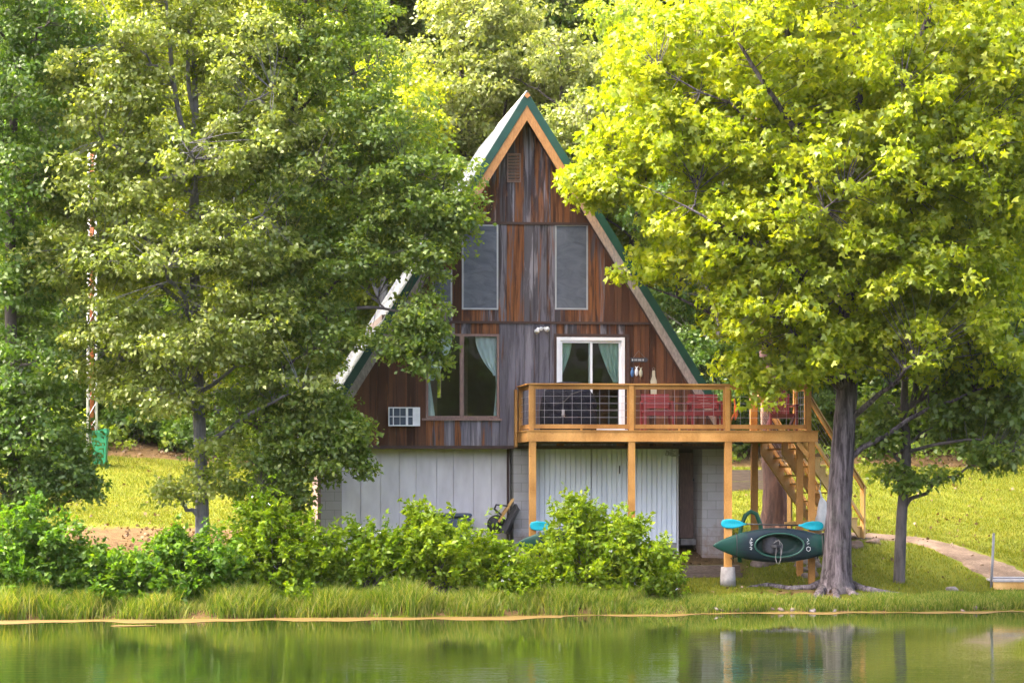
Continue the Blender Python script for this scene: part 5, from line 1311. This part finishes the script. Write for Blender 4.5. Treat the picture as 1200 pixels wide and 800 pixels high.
WOOD = [  # px, Y, kind, scale, turn, label
    (30, 77, 'dark', 0.72, 0, 'dark tree behind the low hanging oak at the left edge'),
    (150, 80, 'yellow', 0.8, 1, 'sunlit yellow green tree behind the mast and the pale oak'),
    (255, 78, 'yellow', 0.66, 2, 'sunlit yellow green tree straight behind the forked oak stems'),
    (345, 81, 'mid', 0.78, 3, 'green woodland tree behind the dark oak left of the house'),
    (450, 79, 'yellow', 0.7, 4, 'yellow green woodland tree filling the gap left of the roof peak'),
    (545, 83, 'olive', 0.85, .6, 'grey olive tree rising directly behind the left roof slope'),
    (655, 81, 'olive', 0.74, 2.3, 'grey olive tree with bare limbs rising above the roof peak'),
    (745, 84, 'mid', 0.8, 1.7, 'green woodland tree behind the right roof slope and maple tip'),
    (845, 79, 'dark', 0.66, 3.5, 'dark woodland tree behind the deck right of the house'),
    (960, 81, 'dark', 0.7, 5, 'dark woodland tree hidden behind the maple trunk'),
    (1080, 80, 'dark', 0.72, .9, 'dark woodland tree behind the slender lawn tree'),
    (1180, 82, 'mid', 0.68, 2.9, 'green woodland tree behind the lawn at the right edge'),
    (-50, 86, 'mid', 1.0, 1.1, 'rear woodland tree beyond the far left lawn corner'),
    (90, 89, 'dark', 1.08, 2.6, 'rear dark tree showing between mast and left edge oak'),
    (205, 91, 'mid', 1.08, 4.2, 'rear green tree behind the sunlit yellow pair'),
    (310, 90, 'yellow', 1.12, 5.5, 'rear yellow tree glowing between the two lawn oaks'),
    (405, 92, 'olive', 1.12, .2, 'rear olive tree behind the gap left of the house'),
    (500, 93, 'mid', 1.16, 1.9, 'rear green tree above the left roof slope'),
    (600, 95, 'mid', 1.2, 3.3, 'rear green tree in line with the roof peak'),
    (700, 93, 'olive', 1.16, 4.9, 'rear olive tree between roof peak and maple'),
    (790, 91, 'dark', 1.12, .4, 'rear dark tree behind the maple tip over the roof'),
    (900, 92, 'dark', 1.12, 2.0, 'rear dark tree behind the red barked trunk'),
    (1020, 91, 'mid', 1.12, 3.9, 'rear green tree behind the middle of the maple crown'),
    (1130, 93, 'dark', 1.16, 5.2, 'rear dark tree beyond the right lawn'),
    (-20, 103, 'mid', 1.3, 0.3, 'hilltop tree above the left edge oak'),
    (130, 105, 'yellow', 1.35, 1.5, 'hilltop yellow tree above the mast'),
    (260, 104, 'olive', 1.35, 2.2, 'hilltop olive tree above the pale oak'),
    (380, 106, 'mid', 1.4, 3.1, 'hilltop green tree above the dark oak'),
    (480, 105, 'yellow', 1.35, 4, 'hilltop yellow tree left of the roof peak'),
    (570, 107, 'olive', 1.4, 5, 'hilltop olive tree just left of the roof peak'),
    (660, 106, 'mid', 1.4, 0.9, 'hilltop green tree just right of the roof peak'),
    (760, 105, 'olive', 1.35, 2, 'hilltop olive tree above the maple tip'),
    (880, 106, 'mid', 1.4, 3, 'hilltop green tree behind the maple stems'),
    (1000, 105, 'yellow', 1.35, 4, 'hilltop yellow tree behind the maple top'),
    (1110, 106, 'mid', 1.4, 5, 'hilltop green tree behind the right maple limb'),
    (1220, 105, 'dark', 1.35, 6, 'hilltop dark tree at the upper right corner'),

    (1240, 90, 'mid', 1.12, 1.4, 'rear green tree beyond the right picture corner'),
]
for px, Y, kind, s_, rz, lab in WOOD:
    x = (px - 600) / F * Y
    o = protos[kind] if kind not in used else copy_tree(protos[kind]); used.add(kind)
    o.location = (x, Y, float(gz(x, Y)) - .1); o.rotation_euler = (0, 0, rz); o.scale = (s_, s_, s_ * RND.uniform(.95, 1.1)); o['label'] = lab; o['group'] = 'trees of the wood behind the house'
# far wood closing the hill, and the bank the camera looks from: masses nobody could count
def mass(name, pts, rng, per, spray, size, mat, mat2=None):
    n = len(pts) * per; ci = np.repeat(np.arange(len(pts)), per)
    loc = unit(rng.normal(0, 1, (n, 3))) * rng.uniform(0, 1, n)[:, None] ** .5 * spray; loc[:, 2] *= .7
    P = pts[ci] + loc; V, q, k = leaves(P, unit(loc), rng, size, 'oval', .4, .38, .2)
    rv = np.repeat(np.clip(.6 * rng.uniform(0, 1, n) + .4 * rng.uniform(0, 1, len(pts))[ci], 0, 1), k)
    return tag(fast_mesh(name, V, q, mat, None, rv), kind='stuff')
rng = np.random.default_rng(41)
n = 1500; X = rng.uniform(-34, 34, n); Y = rng.uniform(108, 122, n); Z = gz(X, Y) + rng.uniform(0, 23, n)
mass('far_wood', np.stack([X, Y, Z], 1), rng, 26, 1.5, .55, M['leaf_dark'])
n = 1300; X = rng.uniform(-45, 45, n); Y = rng.uniform(-44, -34, n); Z = gz(X, Y) + rng.uniform(0, 15, n) * (.75 + .25 * np.sin(X * .5))
mass('far_bank_wood', np.stack([X, Y, Z], 1), rng, 24, 1.5, .6, M['leaf_shade'])

rng = np.random.default_rng(43)
n = 2600; X = rng.uniform(-24, 24, n); s_ = 20.6 + rng.uniform(0, 1, n) ** .8 * 11; Y = shoreY(X) + s_
kp2 = np.sin(X * .9 + 1) * np.sin(s_ * .8) + .9 * rng.uniform(0, 1, n) > .12
X, Y = X[kp2], Y[kp2]; mass('undergrowth', np.stack([X, Y, gz(X, Y) + rng.uniform(.05, .5, len(X))], 1), rng, 26, .32, .14, M['leaf_mid'])
n = 9000; X = rng.uniform(-15, 15, n); Y = shoreY(X) + rng.uniform(.5, 24, n); dm_ = dirtmask(X, Y)
kp2 = rng.uniform(0, 1, n) < .10 + .75 * dm_; X, Y = X[kp2], Y[kp2]; mass('leaf_litter', np.stack([X, Y, gz(X, Y) + .03], 1), rng, 2, .04, .085, M['litter'])
# ---- shrubs
def shrub(name, label, px, py, blobs, Y, clusters, per, size, mat, rng, group, spray=.22, flowers=0, cat='bush', fat=1):
    x = (px - 600) / F * Y; bz = Vector((x, Y, float(gz(x, Y)) - .05)); o = thing(name, label, cat, bz, 0, group)
    B = [pxblob(a, b_ - ry * .12 * fat, rx * (1 + .14 * fat), ry * (1 + .2 * fat), Y + dy, d, 1, bz) for a, b_, rx, ry, dy, d in blobs]; clusters = int(clusters * (1 + .5 * fat))
    A, dr = blob_points(B, rng, clusters, .5); A[:, 2] = np.maximum(A[:, 2], .05)
    m = MB()
    for k in range(min(60, clusters // 2)):
        a = A[rng.integers(len(A))]; st0 = (rng.normal(0, .18), rng.normal(0, .12), 0); mid = ((a[0] + st0[0]) / 2 + rng.normal(0, .05), (a[1] + st0[1]) / 2, a[2] * .62 + .05)
        m.tube([st0, mid, tuple(a)], [.014, .010, .004], 4, False)
    m.build('stem', M['bark_dark'], o)
    n = len(A) * per; ci = np.repeat(np.arange(len(A)), per)
    # short upright shoots: leaves spiral up each shoot
    sdir = unit(dr * .6 + np.array([0, 0, .9]) + rng.normal(0, .3, (len(A), 3))); ln = spray * rng.uniform(.6, 1.6, len(A)); ln[rng.uniform(0, 1, len(A)) < .12] *= 2.1
    f = rng.uniform(0, 1, n); P = A[ci] + sdir[ci] * (f * ln[ci])[:, None] + rng.normal(0, .05, (n, 3)) * (1.2 - f)[:, None]
    D = unit(sdir[ci] * .5 + rng.normal(0, .7, (n, 3)))
    V, q, k = leaves(P, D, rng, size, 'oval', .6, .26, .15)
    rv = np.repeat(np.clip(.5 * rng.uniform(0, 1, n) + .35 * rng.uniform(0, 1, len(A))[ci] + .15 * f, 0, 1), k)
    fast_mesh('foliage', V, q, mat, o, rv)
    if flowers:
        fp = A[rng.integers(0, len(A), flowers)]; fd = dr[rng.integers(0, len(A), flowers)]; top = fp + np.array([0, -.12, .16]); Vf = []; 
        P = np.repeat(top, 5, 0) + rng.normal(0, .008, (flowers * 5, 3)); Vf, qf, k = leaves(P, unit(rng.normal(0, 1, (flowers * 5, 3)) + np.array([0, -.6, .6])), rng, .034, 'oval', .3, .45, 0)
        fast_mesh('blossom', Vf, qf, M['blossom'], o)
    return o
rng = np.random.default_rng(51)
G = 'bushes along the lake shore'
def sY(px, s): 
    Y = 55.0
    for _ in range(6): Y = float(shoreY((px - 600) / F * Y)) + s
    return Y
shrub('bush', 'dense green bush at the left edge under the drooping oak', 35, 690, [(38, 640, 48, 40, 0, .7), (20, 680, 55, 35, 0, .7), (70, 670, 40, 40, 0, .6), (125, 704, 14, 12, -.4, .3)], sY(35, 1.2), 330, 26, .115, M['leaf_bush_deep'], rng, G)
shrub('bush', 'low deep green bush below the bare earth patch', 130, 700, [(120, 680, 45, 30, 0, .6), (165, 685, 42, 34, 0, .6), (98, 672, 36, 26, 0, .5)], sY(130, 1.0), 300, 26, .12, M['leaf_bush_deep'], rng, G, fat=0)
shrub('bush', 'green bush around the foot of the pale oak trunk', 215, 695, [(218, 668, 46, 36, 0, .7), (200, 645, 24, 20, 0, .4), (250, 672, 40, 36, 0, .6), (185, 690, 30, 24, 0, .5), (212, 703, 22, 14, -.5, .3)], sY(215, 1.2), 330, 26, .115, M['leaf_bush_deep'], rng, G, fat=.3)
shrub('bush', 'tall bright bush with white blossoms left of the basement corner', 325, 695, [(320, 645, 56, 42, 0, .8), (305, 612, 26, 30, 0, .4), (362, 655, 36, 34, 0, .6), (285, 665, 34, 30, 0, .6), (325, 682, 60, 24, 0, .6), (340, 702, 24, 12, -.6, .3)], sY(325, 1.3), 480, 26, .105, M['leaf_bush'], rng, G, flowers=26, fat=.5)
shrub('bush', 'bright bush in front of the white basement wall left part', 430, 695, [(430, 662, 44, 38, 0, .7), (408, 675, 30, 28, 0, .5), (465, 665, 34, 36, 0, .6)], sY(430, 1.3), 330, 26, .105, M['leaf_bush'], rng, G, flowers=8, fat=.5)
shrub('bush', 'bright bush with one tall shoot before the navy storage box', 515, 695, [(520, 652, 42, 42, 0, .7), (492, 612, 12, 22, 0, .2), (500, 640, 34, 28, 0, .5), (545, 672, 34, 30, 0, .6)], sY(515, 1.3), 380, 26, .105, M['leaf_bush'], rng, G, flowers=6, fat=.3)
shrub('bush', 'small yellow green bush in front of the wheelbarrow and block pier', 592, 700, [(590, 670, 34, 26, 0, .5), (578, 645, 12, 12, 0, .2), (610, 690, 30, 22, 0, .5)], sY(592, 1.1), 200, 26, .10, M['leaf_bush'], rng, G, flowers=14, fat=.3)
shrub('bush', 'biggest bright bush with scattered blossoms in front of the hidden kayak', 705, 700, [(690, 650, 60, 44, 0, .8), (668, 606, 20, 24, 0, .3), (690, 622, 34, 26, 0, .4), (745, 665, 50, 38, 0, .7), (650, 670, 36, 34, 0, .6), (705, 690, 85, 26, 0, .7), (785, 680, 24, 26, 0, .4), (735, 625, 22, 14, 0, .3)], sY(705, 1.25), 800, 26, .105, M['leaf_bush'], rng, G, flowers=46, fat=.05)
# undergrowth at the edge of the wood
us = []
for i, (px, s, wpx, hpx) in enumerate([(60, 21, 60, 55), (150, 23, 60, 40), (215, 22, 46, 34), (290, 22.5, 60, 50), (360, 23, 60, 60), (440, 24, 60, 50), (790, 23, 60, 60), (850, 23.5, 60, 50), (905, 24, 50, 44), (960, 23, 50, 50), (1030, 22.5, 55, 60), (1090, 23, 60, 50), (1150, 22.5, 60, 66), (1205, 23, 60, 60)]):
    Y = sY(px, s); zpx = HOR - (float(gz((px - 600) / F * Y, Y)) - CZ) * F / Y
    lab = ['dark shrub behind the left edge oak', 'leafy shrub behind the wheeled bin', 'small leafy shrub on the bank right of the bin', 'dark shrub on the bank between bin and house', 'dark shrub on the bank left of the house corner', 'shrub on the bank hidden by the house side', 'shrub close behind the right roof slope', 'shrub on the bank seen through the left deck railing', 'shrub behind the peeling red trunk', 'shrub on the bank behind the stair head', 'shrub on the bank right of the maple trunk', 'shrub on the bank behind the slender tree', 'broad dark shrub behind the drooping branches of the slender tree', 'dark shrub at the right edge behind the lawn'][i]
    shrub('shrub', lab, px, 0, [(px, zpx - hpx * .5, wpx * .6, hpx * .55, 0, 1.0), (px + wpx * .3, zpx - hpx * .3, wpx * .4, hpx * .4, .3, .8)], Y, 150, 22, .15, M['leaf_dark'] if i % 3 else M['leaf_mid'], rng, 'shrubs at the edge of the wood', .35, fat=0)

sh0 = [o for o in bpy.data.objects if o.name.split('.')[0] == 'shrub']
for i in range(20):
    px = -10 + i * 64 + RND.uniform(-14, 14); s = RND.uniform(26, 34); Y = sY(px, s); X = (px - 600) / F * Y; src = sh0[i % 14]
    o = copy_tree(src); o.location = (X, Y, float(gz(X, Y)) - .05); o.rotation_euler = (0, 0, RND.uniform(-.4, .4)); k = RND.uniform(1.9, 2.6); o.scale = (k, k, k)
    o['label'] = 'tall understorey shrub on the slope inside the wood'; o['group'] = 'understorey shrubs inside the wood'
# ------------------------------------------------------------------ grass
def blades(name, X, Y, H, W, mat, rng, lean=.45, dz=0.0, rndv=None, rnd_bias=0):
    n = len(X); Z = gz(X, Y) + dz; a = rng.uniform(0, 2 * pi, n); ld = np.stack([np.cos(a), np.sin(a)], 1); le = lean * H * rng.uniform(.2, 1.3, n)
    b = rng.uniform(0, 2 * pi, n); wd_ = np.stack([np.cos(b), np.sin(b)], 1) * (W / 2)[:, None]
    V = np.zeros((n, 7, 3))
    for k, (f, wf) in enumerate(((0, 1), (.5, .8), (.82, .45))):
        cx = X + ld[:, 0] * le * f * f; cy = Y + ld[:, 1] * le * f * f; cz = Z + H * f * (1 - .25 * f * (le / np.maximum(H, 1e-6)))
        V[:, 2 * k] = np.stack([cx - wd_[:, 0] * wf, cy - wd_[:, 1] * wf, cz], 1); V[:, 2 * k + 1] = np.stack([cx + wd_[:, 0] * wf, cy + wd_[:, 1] * wf, cz], 1)
    V[:, 6] = np.stack([X + ld[:, 0] * le, Y + ld[:, 1] * le, Z + H * (1 - .25 * (le / np.maximum(H, 1e-6)))], 1)
    i0 = np.arange(n)[:, None] * 7
    q = np.concatenate([i0 + np.array([0, 1, 3, 2]), i0 + np.array([2, 3, 5, 4])]); t3 = i0 + np.array([4, 5, 6])
    r = rng.uniform(0, 1, n) if rndv is None else rndv
    return tag(fast_mesh(name, V.reshape(-1, 3), q, mat, None, np.concatenate([r, r, r]), t3), kind='stuff')
rng = np.random.default_rng(61)
n = 460000
X = rng.uniform(-15, 15, n); s = rng.uniform(0, 1, n) ** 1.25 * 20.6 + .25; Y = shoreY(X) + s
dm = dirtmask(X, Y); pn = np.sin(X * 2.1 + 1.7 * np.sin(Y * 1.3)) * np.sin(Y * 1.9 + X * .7) + np.sin(X * .8 + 2) * np.sin(Y * .9 + X * .3) + .5 * np.sin(X * 5 + Y * 3)
keep = rng.uniform(0, 1, n) > dm * 1.35 + .16 + .20 * pn
PD = np.full(n, 9.0)
for px_, py_ in PATH[::2]: PD = np.minimum(PD, np.hypot(X - px_, Y - py_))
keep &= PD > .60
ul = (X - OX) * UA.x + (Y - OY) * UA.y; vl = (X - OX) * VA.x + (Y - OY) * VA.y
keep &= ~((np.abs(ul) < 4.7) & (vl > -.2) & (vl < 9.7))
X, Y, s, dm = X[keep], Y[keep], s[keep], dm[keep]
blades('lawn_grass', X, Y, rng.uniform(.025, .07, len(X)) * (1 + .5 * np.sin(X * 3 + Y * 2) ** 2), np.full(len(X), .011), M['blade'], rng, .7)
# tall shore grass in tufts, left to the end of the big bush; shorter to the right
cx = []; cy = []; ch_ = []
rng = np.random.default_rng(62)
for i in range(470):
    px = rng.uniform(-20, 835); Yb = sY(px, rng.uniform(.06, .75)); cx.append((px - 600) / F * Yb); cy.append(Yb)
    k = .5 + .5 * math.sin(px * .05) * math.sin(px * .021 + 1); h = .24 + .30 * k
    if 225 - 22 < px < 225 + 22 or 118 < px < 132: h *= .4
    if px > 640: h *= .82
    if px > 745: h *= .45
    ch_.append(h * rng.uniform(.75, 1.25))
nb = 85; cx, cy, ch_ = np.array(cx), np.array(cy), np.array(ch_); ci = np.repeat(np.arange(len(cx)), nb); m_ = len(ci)
X = cx[ci] + rng.normal(0, .11, m_); Y = np.maximum(cy[ci] + rng.normal(0, .09, m_), shoreY(cx[ci]) + .0); H = ch_[ci] * rng.uniform(.35, 1.15, m_)
rv = np.clip(rng.uniform(0, .75, m_) + .3 * rng.uniform(0, 1, len(cx))[ci] ** 2, 0, 1); rv[rng.uniform(0, 1, m_) < .07] = 1.0
blades('shore_grass', X, Y, H, np.full(m_, .017), M['blade_reed'], rng, .6, rndv=rv)
n = 26000; px = rng.uniform(800, 1215, n); X = np.zeros(n); Y = np.zeros(n); s = rng.uniform(.05, 1.0, n) ** 1.2; X = (px - 600) / F * 56.8; Y = shoreY(X) + s
X2 = X; H = rng.uniform(.06, .22, n) * (1.15 - .6 * s) * (.6 + .6 * np.abs(np.sin(X * 2.2)))
kp_ = ~((np.abs(X - 6.75) < .45) & (Y < 57.9) & (Y > 57.0)); 
blades('bank_grass', X[kp_], Y[kp_], H[kp_], np.full(kp_.sum(), .014), M['blade_reed'], rng, .6)
# yellow algae along the shore
vs = []; fs = []; n = 260
for i in range(n + 1):
    x = -14 + 28 * i / n; y = float(shoreY(x)); w_ = (1.15 if x < 1 else .55) + .30 * sin(i * .21) + .14 * sin(i * .63 + 1)
    vs += [(x, y - w_, .004), (x, y - w_ * .4, .006), (x, y + .25, .006)]
for i in range(n): a = i * 3; fs += [(a, a + 3, a + 4, a + 1), (a + 1, a + 4, a + 5, a + 2)]
m = MB(); m.add(vs, fs); tag(m.build('algae_scum', M['algae'], None), kind='stuff')
Ym_ = CZ * F / (733 - HOR); x0, x1 = (131 - 600) / F * Ym_, (182 - 600) / F * Ym_; ring0 = []; 
ring = [((x0 + x1) / 2 + (x1 - x0) / 2 * cos(a) * (1 + .06 * sin(5 * a)), Ym_ + .16 * sin(a) * (1 + .3 * sin(3 * a + 1))) for a in [2 * pi * i / 40 for i in range(40)]]
m = MB(); m.loft([[(x, y, -.01) for x, y in ring], [(x, y, .012) for x, y in ring]]); o = m.build('algae_mat', M['algae'], None); tag(o, 'flat yellow algae mat floating on the lake off the left shore', 'algae')
# faint haze volume added to lift the dark tones
hz = MB(); hz.box(-60, 60, -50, 135, -4, 46)
t = NT('shadow_lift_haze'); pv = t.n('ShaderNodeVolumePrincipled'); pv.inputs['Density'].default_value = .00005; pv.inputs['Color'].default_value = (.95, .93, .80, 1); pv.inputs['Anisotropy'].default_value = .2
t.l(pv.outputs[0], t.out.inputs[1]); tag(hz.build('haze', t.m), kind='stuff')
scene.cycles.volume_bounces = 0
print('built', len(bpy.data.objects))
